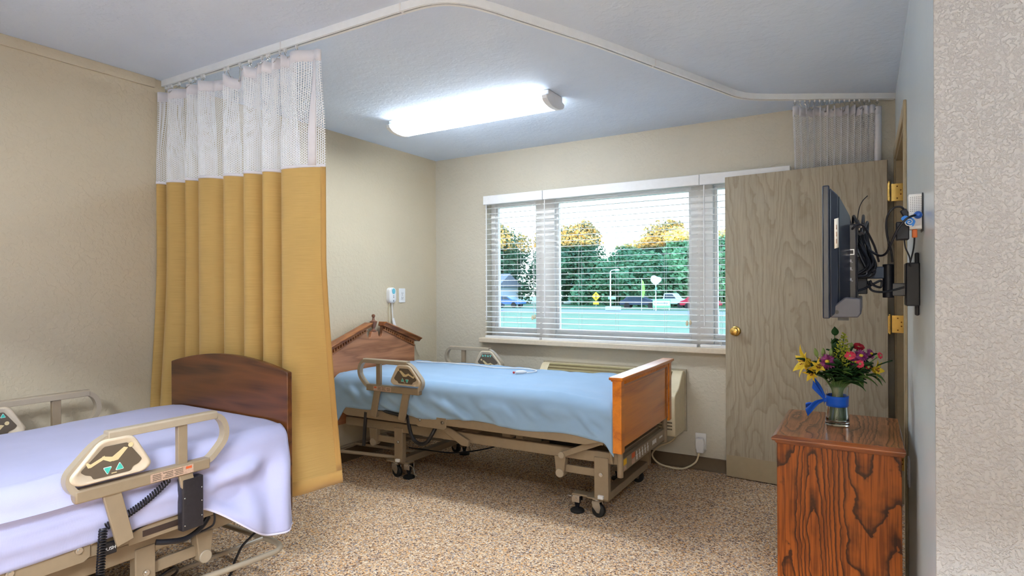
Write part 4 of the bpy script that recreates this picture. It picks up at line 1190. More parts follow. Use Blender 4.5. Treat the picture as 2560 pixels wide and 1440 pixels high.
# ---- television on an arm
tv = thing('television', 'black flat television seen edge-on, held by a wall arm over the dresser', 'television', (-.108, 2.44, 1.388))
TW, TH = .365, .206      # half width along y, half height
MB().box(-.010, .010, -TW, TW, -TH, TH).build('bezel', plain('glossy_black_bezel', srgb(30, 36, 50), .18, var=.05), tv, bevel=.004)
MB().box(-.0108, -.0098, -TW+.015, TW-.015, -TH+.03, TH-.015).build('screen', plain('dark_screen', srgb(10, 11, 14), .08), tv, smooth=False)
bk = MB()
def frus(x0, y0a, y0b, z0a, z0b, x1, y1a, y1b, z1a, z1b):
    return [(x0, y0a, z0a), (x0, y0b, z0a), (x0, y0b, z0b), (x0, y0a, z0b), (x1, y1a, z1a), (x1, y1b, z1a), (x1, y1b, z1b), (x1, y1a, z1b)], [(0, 3, 2, 1), (4, 5, 6, 7), (0, 1, 5, 4), (1, 2, 6, 5), (2, 3, 7, 6), (3, 0, 4, 7)]
bk.add(*frus(.010, -TW+.006, TW-.006, -TH+.004, TH-.006, .034, -TW+.03, TW-.03, -TH+.02, TH-.03))
bk.add(*frus(.034, -TW+.03, TW-.03, -TH+.02, TH-.03, .062, -.24, .24, -.16, .12))
bk.build('back_shell', plain('black_back_shell', srgb(30, 36, 50), .3, var=.06, bmp=.05, bscale=900), tv, bevel=.006)
ch = MB(); ch.prism([(.010, -TH+.002), (.085, -TH+.004), (.093, -TH+.016), (.093, -TH+.062), (.050, -TH+.066), (.010, -TH+.030)], -TW+.02, TW-.02, 'Y')
ch.build('speaker_chin', plain('dark_grey_chin', srgb(66, 66, 76), .4), tv, bevel=.004)
MB().cyl((.028, -TW+.019, -TH+.020), (.028, -TW+.022, -TH+.020), .006, 12).box(.03, .06, -TW+.03, -TW+.07, -TH-.006, -TH+.004).build('joystick_button', M['black'], tv)
io = MB().box(.050, .082, -.235, .12, -.150, .095).build('port_box', plain('black_port_box', srgb(26, 24, 32), .35), tv, bevel=.006)
pm = MB()
pm.box(.058, .074, -.2362, -.2348, -.005, .013)
pm.build('network_port', M['whiteink'], io, smooth=False)
MB().box(.0605, .0715, -.2370, -.2360, -.002, .010).build('port_opening', M['ink'], io, smooth=False)
k_ = MB()
for z in (-.030, -.055, -.09): k_.box(.062, .066, -.2365, -.235, z, z+.010).box(.062, .070, -.2365, -.235, z, z+.002)
k_.build('port_marks', plain('grey_marks', srgb(140, 140, 150), .5), io, smooth=False)
# paper sticker on the sloping back near the front edge
ss = MB().add([(.0225, -TW+.0155, .010), (.0335, -TW+.0270, .014), (.0335, -TW+.0270, .106), (.0225, -TW+.0155, .102)], [(0, 1, 2, 3)])
ss.build('paper_sticker', plain('white_sticker', srgb(232, 226, 216), .6, var=.02), tv, solid=.001)
pr_ = MB()
for k in range(3):
    z0 = .026+k*.022
    pr_.add([(.0268, -TW+.0185, z0), (.0295, -TW+.0213, z0), (.0295, -TW+.0213, z0+.014), (.0268, -TW+.0185, z0+.014)], [(0, 1, 2, 3)])
pr_.build('sticker_print', M['tagprint'], tv, solid=.001)

ar = thing('wall_mount', 'black swing arm mount fixing the television to the right wall', 'tv mount', (XR, 2.44, 1.30))
MB().box(-.040, 0, -.055, .055, -.085, .060).build('wall_bracket', M['black_m'], ar, bevel=.004)
MB().box(-.012, 0, -.018, .018, -.118, .095).build('wall_plate', M['black_m'], ar, bevel=.004)
MB().box(-.095, -.035, -.011, .011, -.052, -.008).build('lower_arm', plain('dark_steel_arm', srgb(70, 72, 78), .4, .3), ar, bevel=.004)
MB().cyl((-.088, 0, -.058), (-.088, 0, .058), .017, 16).build('elbow', M['black_m'], ar, bevel=.002)
MB().box(-.175, -.085, -.010, .010, .008, .050).build('upper_arm', plain('blue_black_arm', srgb(24, 44, 70), .4, .3), ar, bevel=.004)
MB().cyl((-.165, 0, -.03), (-.165, 0, .075), .014, 14).box(-.188, -.150, -.045, .045, -.045, .085).build('tilt_head', M['black_m'], ar, bevel=.003)
MB().box(-.1975, -.186, -.11, .11, -.07, .13).build('back_plate', M['black_m'], ar, bevel=.003)

# cables looped behind the television
kt = MB(); random.seed(8)
for k in range(9):
    yy = -.12+.02*k; a = random.uniform(-.02, .02)
    kt.tube(spline([(-.030+.003*k, 2.44-.19+.01*k, 1.47+a), (-.045+.006*k, 2.44+yy*.3, 1.50+a*1.5), (-.045+.006*k, 2.44+yy*.4, 1.455), (-.02+.004*k, 2.44+yy*.5, 1.40+a), (.000+.003*k, 2.44-.06, 1.335+a), (-.045, 2.44-.08+.01*k, 1.315)], 6), .0045, 7)
kt.tube(spline([(-.045, 2.235, 1.445), (-.035, 2.2, 1.472), (-.010, 2.22, 1.476), (.02, 2.3, 1.42), (.035, 2.36, 1.365)], 6), .0035, 7)
b_ = kt.build('tv_cable_bundle', M['black_m']); tag(b_, 'tangle of black cables tied behind the television', 'cables')
tie = MB().tube(spline([(-.028, 2.36, 1.50), (-.022, 2.36, 1.545), (-.012, 2.36, 1.572), (.004, 2.36, 1.590)], 5), .0016, 6).box(-.032, -.024, 2.353, 2.367, 1.494, 1.506)
tag(tie.build('cable_tie', M['black_m']), 'black cable tie tail sticking up above the television cables', 'cable tie')
lc = MB().tube(spline([(-.045, 2.30, 1.262), (-.010, 2.33, 1.272), (.02, 2.36, 1.290), (.042, 2.37, 1.300), (.040, 2.37, 1.278), (.018, 2.35, 1.286), (.010, 2.34, 1.30)], 7), .004, 7)
lc.tube(spline([(.004, 2.36, 1.30), (.012, 2.36, 1.270), (.04, 2.37, 1.262), (.075, 2.38, 1.268), (.108, 2.385, 1.278)], 7), .0038, 7)
tag(lc.build('tv_cable', M['black_m']), 'thin black cables looping under the television arm', 'cables')

# white plug-in box and what is plugged into it
pb = thing('plug_in_adapter', 'white ventilated plug-in adapter on the right wall near its outer corner', 'adapter', (XR, 2.27, 1.512))
MB().box(-.038, 0, -.026, .026, -.052, .058).build('body', M['white'], pb, bevel=.003)
MB().box(-.004, .0, -.030, .030, -.060, .060).build('back_plate', plain('dark_backing_plate', srgb(50, 50, 56), .5), pb, bevel=.002)
dt = MB()
for i in range(6):
    for j in range(9): dt.cyl((-.033+i*.0054, -.0263, .004+j*.0054), (-.033+i*.0054, -.0258, .004+j*.0054), .0014, 6)
dt.build('vent_holes', plain('grey_holes', srgb(120, 124, 132), .5), pb, smooth=False)
pg = thing('power_plug', 'blue-tagged plug pushed into the white plug-in adapter', 'plug', (.132, 2.24, 1.50))
MB().lathe([(.002, -.002), (.010, 0), (.012, .008), (.010, .018), (.004, .024)], (.004, -.02, 0), 14, Matrix.Rotation(R(90), 3, 'X')).build('blue_plug', plain('blue_plastic', srgb(28, 92, 190), .35), pg)
MB().prism([(p.x, p.y) for p in round_poly([Vector((a, b, 0)) for a, b in ((-.042, -.008), (-.028, -.022), (-.008, -.036), (-.001, -.018), (-.010, -.008), (-.030, .002))], .006, 3)], -.026, -.020, 'Y').build('tag', plain('bright_blue_tag', srgb(24, 130, 226), .4), pg)
sp = [(-.018+.0012*k*.55*math.cos(k*.55), -.0268, -.020+.0011*k*.55*math.sin(k*.55)) for k in range(22)]
MB().tube(sp, .0013, 5).build('spiral_print', M['whiteink'], pg)
MB().tube(spline([(.0, -.035, .0), (-.016, -.05, -.006), (-.03, -.055, -.016), (-.050, -.05, -.045), (-.066, -.03, -.085), (-.080, 0, -.115), (-.10, .03, -.118), (-.128, .05, -.095)], 7), .0036, 8).build('cord', M['black_m'], pg)
p2 = thing('power_plug', 'black plug whose cord arches up beside the door casing', 'plug', (.105, 2.26, 1.512))
MB().cbox((0, 0, 0), (.018, .020, .026), Matrix.Rotation(R(-25), 3, 'Y')).build('plug_body', M['black_m'], p2, bevel=.003)
MB().tube(spline([(-.002, 0, .012), (-.012, 0, .022), (-.03, .005, .020), (-.046, .01, -.002), (-.050, .02, -.035), (-.046, .03, -.075), (-.036, .05, -.115), (-.032, .08, -.150)], 7), .0032, 8).build('cord', M['black_m'], p2)
pa = thing('power_adapter', 'square black power adapter hanging below the blue plug', 'adapter', (.099, 2.26, 1.458))
MB().box(-.019, .016, -.025, .025, -.030, .026).build('body', M['black_m'], pa, bevel=.003)
MB().tube(spline([(.004, 0, -.03), (.007, 0, -.055), (.018, .01, -.085), (.021, .02, -.115)], 6), .0022, 6).build('cord', M['black_m'], pa)
po = thing('network_plug', 'orange network plug and cable under the white plug-in adapter', 'plug', (.130, 2.26, 1.452))
MB().box(-.007, .007, -.006, .006, -.018, .008).build('plug_body', plain('orange_plastic', srgb(220, 110, 40), .4), po, bevel=.002)
MB().tube(spline([(0, 0, -.018), (-.002, .01, -.05), (-.008, .03, -.085), (-.011, .06, -.105)], 6), .0024, 6).build('cord', M['black_m'], po)

# ---- dresser
M['oak_top'] = oak('oak_top', srgb(164, 104, 64), srgb(88, 50, 30), 'Y', .3, .25, 1.2, (.6, .54, .5), 26.0)
M['oak_x'] = oak('oak_side', srgb(146, 74, 18), srgb(62, 26, 5), 'Z', .45, .06, 1.0, (.55, .48, .42), 30.0)
M['oak_edge'] = wood('oak_edge', srgb(150, 84, 42), srgb(96, 48, 24), .25, 'X', 2, 6.0, coat=.4)
dr = thing('dresser', 'oak veneer dresser standing against the right wall, carrying the flower vase', 'dresser', (-.104, 2.83, 0))
DX, DY, DT = .222, .30, .70
MB().box(-DX+.018, DX-.012, -DY+.022, DY-.012, .07, DT-.034).build('carcass', M['oak_x'], dr, bevel=.002)
MB().box(-DX+.030, DX-.012, -DY+.035, DY-.012, .0, .07).build('plinth', M['oak_edge'], dr, bevel=.002)
top = [(DX, DT-.006), (DX-.006, DT), (-DX+.012, DT), (-DX+.004, DT-.004), (-DX, DT-.012), (-DX+.002, DT-.020), (-DX+.010, DT-.024), (-DX+.012, DT-.034), (DX, DT-.034)]
def ogee(mb, half_x, half_y):
    """table top with a moulded edge: stacked rounded outlines"""
    lv = [(.018, -.034), (.014, -.028), (.012, -.024), (.004, -.021), (0, -.015), (0, -.011), (.004, -.006), (.010, -.003), (.016, 0)]
    vs = []
    for d, z in lv: vs += [(-half_x+d, -half_y+d, DT+z), (half_x-d*.3, -half_y+d, DT+z), (half_x-d*.3, half_y-d, DT+z), (-half_x+d, half_y-d, DT+z)]
    n = len(lv)
    fs = [(a*4+i, a*4+(i+1) % 4, (a+1)*4+(i+1) % 4, (a+1)*4+i) for a in range(n-1) for i in range(4)] + [(3, 2, 1, 0)]
    return mb.add(vs, fs), vs[-4:]
mb, topv = ogee(MB(), DX, DY)
mb.build('edge_moulding', M['oak_edge'], dr, angle=25)
MB().add(topv + [(v[0], v[1], DT-.010) for v in topv], [(0, 1, 2, 3), (4, 7, 6, 5)]).build('top', M['oak_top'], dr, smooth=False)

# ---- glass vase with ribbon
M['glass'], nt_, b_ = new_mat('clear_glass')
b_.inputs['Base Color'].default_value = (.93, .98, .97, 1); b_.inputs['Roughness'].default_value = 0.02; b_.inputs['Transmission Weight'].default_value = 1.0; b_.inputs['IOR'].default_value = 1.45
M['water'], nt_, b_ = new_mat('vase_water')
b_.inputs['Base Color'].default_value = (.92, .97, .95, 1); b_.inputs['Roughness'].default_value = 0.0; b_.inputs['Transmission Weight'].default_value = 1.0; b_.inputs['IOR'].default_value = 1.33
VX, VY, VZ = -.109, 2.845, .7005
va = thing('vase', 'clear glass vase wrapped in a blue ribbon, holding the mixed bouquet on the dresser', 'vase', (VX, VY, VZ))
out = [(.036, 0), (.0455, .003), (.046, .010), (.0435, .040), (.0405, .070), (.0400, .095), (.0415, .130), (.0440, .165)]
inn = [(.0405, .165), (.0378, .130), (.0362, .095), (.0368, .070), (.0398, .040), (.0415, .022), (.036, .016), (.001, .0155)]
g = MB(); g.lathe(out+inn, (0, 0, 0), 36, cap=False)
g.add([(.036*math.cos(2*math.pi*i/36), .036*math.sin(2*math.pi*i/36), 0) for i in range(36)], [tuple(range(36))[::-1]])
g.build('glass_body', M['glass'], va, angle=50)
MB().lathe([(.001, .0165), (.0355, .0168), (.0408, .0225), (.0390, .040), (.0363, .068), (.0358, .085), (.001, .085)], (0, 0, 0), 36, cap=False).build('water', M['water'], va, angle=50)
M['ribbon'] = fabric('blue_ribbon', srgb(28, 92, 206), .35, 600, .1, .05, sheen=.1, trans=.15)
rb = MB()
def rfn(u, v):
    a = 2*math.pi*u; z = .082+.044*v; r = interp(z, [.07, .095, .13], [.0405, .0400, .0415]) + .0012 + .0006*math.sin(a*7+v*3)
    return (r*math.cos(a), r*math.sin(a), z + .002*math.sin(a))
rb.grid(rfn, 48, 4).build('ribbon_band', M['ribbon'], va, angle=80, solid=.001)
bow = MB()
def loop(pts, w0, w1, tw):
    P = spline([Vector(p) for p in pts], 8); n = len(P)-1
    def fn(u, v):
        q = min(int(u*n), n-1); p = P[q].lerp(P[q+1], u*n-q)
        w = lerp(w0, w1, smooth01(u*1.6)) ; a = tw*u + .25*math.sin(u*5)
        d = Vector((math.sin(a)*.35, -math.cos(a)*.25, math.cos(a))).normalized()
        return p + d*(v-.5)*w + Vector((0, -.004*math.sin(v*math.pi*2+u*4), 0))
    bow.grid(fn, 24, 4)
k0 = (-.045, -.014, .104)
loop([k0, (-.058, -.024, .124), (-.076, -.030, .150), (-.090, -.024, .170), (-.082, -.010, .172), (-.060, -.004, .140), k0], .010, .040, .5)
loop([k0, (-.064, -.030, .098), (-.082, -.040, .085), (-.098, -.046, .066), (-.112, -.050, .050)], .010, .034, -.4)
loop([k0, (-.062, -.018, .095), (-.085, -.022, .082), (-.104, -.020, .080), (-.118, -.016, .074)], .010, .022, .4)
bow.build('bow', M['ribbon'], va, angle=80, solid=.0008)
MB().ball(k0, .009, 8, 1, .7, 1.1).build('bow_knot', M['ribbon'], va)

# ================================================================== the bouquet: every stem a thing of its own
M['stem'] = plain('green_stem', srgb(84, 112, 58), .5, var=.15)
M['leaf'] = leaf_mat('dark_leaf', srgb(18, 46, 24), srgb(44, 84, 40), 30, 3, .2)
M['leaf2'] = leaf_mat('mid_green_leaf', srgb(52, 92, 44), srgb(92, 126, 62), 30, 3, .25)
M['bud'] = plain('green_bud', srgb(128, 150, 80), .45, var=.1)
M['lily'] = leaf_mat('yellow_lily_petal', srgb(232, 196, 40), srgb(246, 222, 84), 40, 3, .25)
M['purple'] = leaf_mat('purple_petal', srgb(112, 22, 84), srgb(176, 84, 150), 60, 2, .2)
M['yolk'] = plain('yellow_flower_centre', srgb(214, 188, 40), .7, var=.2, scale=300)
M['pink'] = leaf_mat('coral_pink_petal', srgb(226, 46, 84), srgb(244, 96, 120), 60, 3, .25)
M['crimson'] = leaf_mat('crimson_petal', srgb(150, 14, 34), srgb(196, 34, 54), 60, 3, .2)
M['solid'] = leaf_mat('yellow_green_florets', srgb(136, 150, 36), srgb(196, 196, 70), 90, 2, .2)
rng = random.Random(11)

def frame(d):
    d = Vector(d).normalized(); s = d.cross(Vector((0, 0, 1)))
    if s.length < 1e-3: s = Vector((1, 0, 0))
    s.normalize(); u = s.cross(d); return Matrix((s, u, d)).transposed()      # columns: side, up, forward

def petal(mb, base, F, ang, L, Wd, rise, curl, tip=.6, n=6, blunt=False):
    """one petal leaving the centre of a bloom that looks along F's third axis"""
    rad = Vector((math.cos(ang), math.sin(ang), 0)); tan = Vector((-math.sin(ang), math.cos(ang), 0))
    def fn(u, v):
        w = Wd*(math.sin(math.pi*min(1, (u*.92+.08))**tip) if not blunt else (.25+.75*min(1, u*1.5))*math.sqrt(max(0.0, 1-u**7)))*(v-.5)
        r = L*u*math.cos(rise*(1-u)+curl*u); h = L*u*math.sin(rise*(1-u*.5)+curl*u*.5) 
        cup = abs(v-.5)*Wd*.25*math.sin(math.pi*u)
        return Vector(base) + F @ (rad*r + tan*w + Vector((0, 0, h+cup)))
    mb.grid(fn, n, 2); return mb

def leaf(mb, base, d, L, Wd, droop=.2, n=7, twist=0.0):
    d = Vector(d).normalized(); F = frame(d); s = F.col[0]; u = F.col[1]
    s2 = s*math.cos(twist)+u*math.sin(twist)
    def fn(a, v):
        w = Wd*math.sin(math.pi*min(1, a*.97+.03)**.75)*(v-.5)
        return Vector(base) + d*(L*a) + s2*w + Vector((0, 0, -droop*L*a*a)) + u*(abs(v-.5)*Wd*.35)
    mb.grid(fn, n, 2); return mb

def stem_thing(name, label, cat, head, group, base=None, bend=(0, 0, 0)):
    """root at the cut end of the stem inside the vase; returns root and the head position in its frame"""
    a = rng.uniform(0, 6.28); r = rng.uniform(.008, .026)
    b = Vector(base) if base else Vector((VX + r*math.cos(a), VY + r*math.sin(a), VZ + .0215))
    t = thing(name, label, cat, b, 0, group)
    h = Vector(head) - b
    hx = Vector((head[0]-VX, head[1]-VY, 0))
    nk = Vector((VX, VY, VZ+.155)) - b + Vector((hx.x, hx.y, 0))*.20 
    nk.x = max(-.024, min(.024, nk.x + b.x - VX)) + VX - b.x; nk.y = max(-.024, min(.024, nk.y + b.y - VY)) + VY - b.y
    md = nk.lerp(h, .5) + Vector((0, 0, .012)) + Vector(bend)
    P = spline([Vector((0, 0, 0)), nk*.5, nk, md, h], 6)
    MB().tube(P, .0022, 6).build('stem', M['stem'], t)
    return t, h, P

TO_CAM = Vector((.10, -1, .12))
def lily(head, d, size, label, rot=0.0, n=6, opening=.55):
    t, h, P = stem_thing('lily', label, 'flower', head, 'bouquet flowers'); F = frame(d)
    mb = MB()
    for k in range(n): petal(mb, h, F, rot + k*2*math.pi/n, size*(1 if k % 2 else .92), size*(.62 if k % 2 else .5), R(58)*(1-opening)+R(20), R(10), .55, 8)
    mb.build('petals', M['lily'], t, angle=80, solid=.0006)
    st = MB()
    for k in range(5):
        a = k*1.257; e = h + F @ Vector((math.cos(a)*size*.16, math.sin(a)*size*.16, size*.5))
        st.tube([h, e], .0007, 5).ball(e, .0028, 5)
    st.build('stamens', plain('brown_stamen', srgb(140, 80, 30), .7), t)
    return t
def daisy(head, d, r, label):
    t, h, P = stem_thing('chrysanthemum', label, 'flower', head, 'bouquet flowers'); F = frame(d); mb = MB()
    for ring, (n, L, rise) in enumerate(((18, r, .12), (16, r*.82, .40), (12, r*.6, .7))):
        for k in range(n): petal(mb, h, F, k*2*math.pi/n + ring*.2 + rng.uniform(-.06, .06), L*rng.uniform(.9, 1.05), r*.22, rise, -.15, .8, 4, True)
    mb.build('petals', M['purple'], t, angle=80, solid=.0005)
    MB().ball(h + F @ Vector((0, 0, r*.16)), r*.26, 8, 1, 1, .8).build('flower_centre', M['yolk'], t)
    return t
def carnation(head, d, r, label, m):
    t, h, P = stem_thing('carnation', label, 'flower', head, 'bouquet flowers'); F = frame(d); mb = MB()
    for ring, (n, rise) in enumerate(((11, .25), (11, .6), (10, .95), (8, 1.2), (6, 1.45))):
        for k in range(n):
            petal(mb, h, F, k*2*math.pi/n + ring*.4 + rng.uniform(-.15, .15), r*rng.uniform(.8, 1.1)*(1-.06*ring), r*rng.uniform(.7, .95), rise, .1 - .5*rng.random(), .45, 5, True)
    mb.build('petals', m, t, angle=60, solid=.0005)
    MB().lathe([(.003, -.016), (.006, -.010), (.0065, 0), (.005, .006)], h, 10, F).build('calyx', M['bud'], t)
    return t
def bud(head, d, L, label):
    t, h, P = stem_thing('lily_bud', label, 'flower bud', head, 'bouquet flowers'); F = frame(d)
    MB().lathe([(.002, 0), (.0075, L*.25), (.0085, L*.5), (.006, L*.8), (.0015, L)], h, 9, F).build('closed_bud', M['bud'], t)
    return t
def goldenrod(head, label, H_=.10):
    t, h, P = stem_thing('goldenrod', label, 'flower', head, 'bouquet flowers'); fl = MB(); tw = MB()
    for k in range(26):
        f = k/25; z = h - Vector((0, 0, H_*(1-f))); a = k*2.4; L = .030*(1-f)+.006
        e = z + Vector((math.cos(a)*L, math.sin(a)*L, .012*(1-f)+.004)); tw.tube([z, e], .0006, 4)
        for q in range(4):
            p = z.lerp(e, .35+.22*q) + Vector((rng.uniform(-1, 1), rng.uniform(-1, 1), rng.uniform(-.3, 1)))*.003
            fl.ball(p, .0030, 4)
    tw.build('twigs', M['stem'], t); fl.build('florets', M['solid'], t)
    return t
def sprig(head, label, n, L, Wd, m, droop=.25, last=True, start=.66):
    t, h, P = stem_thing('leaf_sprig', label, 'foliage', head, 'bouquet greenery'); lf = MB()
    for k in range(n):
        f = lerp(start, 1.0, k/max(1, n-1)); q = P[min(len(P)-1, int(f*(len(P)-1)))]
        a = k*2.3 + rng.uniform(-.4, .4); out = Vector((h.x - P[-6].x, h.y - P[-6].y, .02)).normalized() if h.length else Vector((1, 0, 0))
        d = out*.6 + Vector((math.cos(a), math.sin(a), .25))
        if k == n-1: d = (P[-1]-P[-4])
        leaf(lf, q, d, L*rng.uniform(.9, 1.25), Wd*rng.uniform(1.2, 1.6), droop, 7, rng.uniform(-.5, .5))
    lf.build('leaves', m, t, angle=80, solid=.0005)
    return t
def fern(head, label, L=.10):
    t, h, P = stem_thing('fern_frond', label, 'foliage', head, 'bouquet greenery'); lf = MB(); d = (P[-1]-P[-5]).normalized()
    s = frame(d).col[0]
    for k in range(20):
        f = k/19; p = h - d*L*(1-f)
        for sg in (-1, 1): leaf(lf, p, s*sg + d*.7, .024*(1-f)+.006, .0055, .1, 3)
    lf.build('fronds', M['leaf2'], t, angle=80, solid=.0004)
    return t

lily((-.208, 2.815, .958), (-.95, -.45, .15), .075, 'large open yellow lily at the left side of the bouquet', .3, 6, .25)
lily((-.190, 2.800, .925), (-.6, -.7, -.35), .045, 'small half-open yellow lily low at the left, above the ribbon bow', .1, 6, .0)
lily((-.168, 2.795, .940), (-.3, -.8, .5), .042, 'half-open orange-yellow lily just under the purple chrysanthemum', .5, 6, .05)
lily((.018, 2.815, .945), (.9, -.4, .05), .045, 'yellow lily at the right side of the bouquet below the pink carnations', .2, 6, .2)
daisy((-.140, 2.778, .972), (-.12, -1, .25), .036, 'open purple chrysanthemum with a yellow centre at the front left of the bouquet')
daisy((-.022, 2.80, 1.000), (.25, -.8, .45), .030, 'dark purple chrysanthemum behind the pink carnations at the right')
daisy((-.040, 2.792, .975), (.1, -1, .15), .024, 'purple chrysanthemum squeezed between the two coral pink carnations')
daisy((.012, 2.85, 1.005), (.7, -.5, .4), .024, 'small purple chrysanthemum at the upper right edge of the bouquet')
carnation((-.060, 2.782, 1.000), (.05, -1, .25), .021, 'coral pink carnation, the larger one facing front', M['pink'])
carnation((-.026, 2.780, .970), (.3, -1, .1), .017, 'coral pink carnation, lower of the two at the front right', M['pink'])
carnation((.042, 2.80, 1.004), (.8, -.5, .35), .014, 'lone pink carnation sticking out at the far right of the bouquet', M['pink'])
carnation((-.032, 2.86, 1.028), (.25, -.5, .8), .024, 'crimson carnation at the top right of the bouquet', M['crimson'])
carnation((.002, 2.795, .958), (.5, -.8, -.1), .010, 'tiny crimson carnation bud above the right yellow lily', M['crimson'])
bud((-.180, 2.81, .985), (-.25, -.1, 1), .040, 'green lily bud, left of the two beside the large yellow lily')
bud((-.158, 2.82, .985), (-.02, -.1, 1), .040, 'green lily bud, right of the two above the purple chrysanthemum')
bud((-.127, 2.80, .985), (-.05, -.2, 1), .042, 'pale green lily bud standing in front of the goldenrod')
bud((-.057, 2.84, 1.030), (.1, -.1, 1), .020, 'small green bud at the top beside the crimson carnation')
goldenrod((-.083, 2.85, 1.082), 'tall yellow-green goldenrod spray at the top of the bouquet', .10)
goldenrod((-.098, 2.80, 1.050), 'yellow-green goldenrod spray in front of the tallest one', .10)
goldenrod((-.075, 2.79, 1.035), 'yellow-green goldenrod spray beside the coral pink carnation', .09)
sprig((-.118, 2.86, 1.075), 'dark glossy leaf sprig sticking up at the top of the bouquet', 4, .045, .022, M['leaf'], .1)
fern((-.128, 2.84, 1.060), 'narrow fern frond behind the pale lily bud', .09)
sprig((-.215, 2.81, .955), 'broad leaf sprig under the large yellow lily', 5, .055, .026, M['leaf'], .3)
sprig((-.185, 2.79, .915), 'dark leaves at the lower left above the ribbon bow', 6, .045, .022, M['leaf'], .2)
sprig((-.130, 2.775, .925), 'dark leaves at the front of the bouquet over the vase rim', 8, .052, .026, M['leaf'], .35)
sprig((-.075, 2.770, .935), 'mid green leaves at the front centre of the bouquet', 8, .050, .024, M['leaf2'], .35)
sprig((-.050, 2.785, .900), 'low leaf spreading over the right side of the vase rim', 6, .060, .026, M['leaf'], .25)
sprig((.010, 2.79, .925), 'leaf sprig drooping at the right with a hanging leaf', 7, .062, .024, M['leaf2'], .75)
sprig((.035, 2.81, .960), 'pointed leaf sprig reaching out to the right', 6, .055, .016, M['leaf'], .1)
sprig((-.100, 2.90, .965), 'dark leaf sprig at the back of the bouquet', 8, .055, .026, M['leaf'], .25)
sprig((-.030, 2.90, .965), 'dark leaf sprig at the back right of the bouquet', 8, .055, .026, M['leaf'], .25)

for px_, py_, pz_, lab in ((-.150, 2.80, .945, 'bushy dark leaves between the left lilies and the chrysanthemum'), (-.105, 2.775, .955, 'bushy dark leaves under the open purple chrysanthemum'),
                      (-.055, 2.775, .945, 'bushy dark leaves under the coral pink carnations'), (-.010, 2.79, .955, 'bushy dark leaves beside the right yellow lily'),
                      (-.110, 2.83, 1.010, 'dark leaves deep in the middle of the bouquet'), (-.060, 2.84, 1.000, 'dark leaves behind the larger coral pink carnation'), (-.005, 2.84, .975, 'dark leaves behind the small purple chrysanthemum')):
    sprig((px_, py_, pz_), lab, 9, .052, .026, M['leaf'], .2)

# ================================================================== outside the window
GZ = -1.0
M['lawn'] = leaf_mat('lawn_grass', srgb(76, 108, 80), srgb(94, 126, 94), .8, 8, 0.0)
M['road'] = plain('grey_asphalt', srgb(120, 128, 140), .9, scale=2)
ln = MB().box(-130, 60, 4.6, 51.5, GZ-.3, GZ); ln.build('lawn', M['lawn'], smooth=False)['kind'] = 'structure'
ro = MB().box(-130, 60, 51.5, 61.5, GZ-.3, GZ-.04); ro.build('road', M['road'], smooth=False)['kind'] = 'structure'
vg = MB().box(-130, 60, 61.5, 160, GZ-.3, GZ); vg.build('verge', M['lawn'], smooth=False)['kind'] = 'structure'

M['bark'] = plain('tree_bark', srgb(70, 60, 54), .9, scale=3)
LEAVES = [leaf_mat('crown_leaves_dark', srgb(58, 96, 78), srgb(92, 136, 102), .35, 6, .3), leaf_mat('crown_leaves_mid', srgb(74, 122, 94), srgb(112, 160, 118), .35, 6, .3),
          leaf_mat('crown_leaves_light', srgb(98, 150, 112), srgb(140, 190, 140), .35, 6, .3)]
def tree(x, y, h, w, m, label, seed, low=.12, dens=1.0):
    rg = random.Random(seed)
    t = thing('tree', label, 'tree', (x, y, GZ), 0, 'trees beyond the lawn')
    tr = MB(); tr.tube([(0, 0, -.1), (.1, 0, h*.3), (-.1, .1, h*.6)], .3, 8, scale=[1.2, .9, .5])
    blobs = []
    nb = 19
    for k in range(nb):
        f = lerp(low, .93, (k+.5)/nb); env = math.sin(math.pi*min(1, max(0.05, (f*.9+.12))))**.6
        a = rg.uniform(0, 6.28); rr = w*.5*env*rg.uniform(.35, .8)
        blobs.append((Vector((rr*math.cos(a), rr*math.sin(a), h*f)), w*rg.uniform(.20, .30)*(.6+.5*env)))
    for c, r in blobs[3:12:2]: tr.tube([(0, 0, h*.35), c*.6 + Vector((0, 0, h*.1)), c], .1, 6, scale=[1, .7, .3])
    tr.build('trunk', M['bark'], t)
    lf = MB()
    for c, r in blobs:
        for k in range(int(420*dens)):
            d = Vector((rg.gauss(0, 1), rg.gauss(0, 1), rg.gauss(0, 1))).normalized(); p = c + d*r*rg.uniform(.55, 1.05)
            s = rg.uniform(.17, .34); q = Vector((rg.gauss(0, 1), rg.gauss(0, 1), rg.gauss(0, 1)))
            a = (d*.6 + q*.5).normalized(); b = a.cross(Vector((.3, .5, .8))).normalized(); e = a.cross(b)
            lf.add([p - b*s, p + e*s*.7, p + b*s, p - e*s*.7], [(0, 1, 2, 3)])
    lf.build('crown', m, t, smooth=False)
    return t
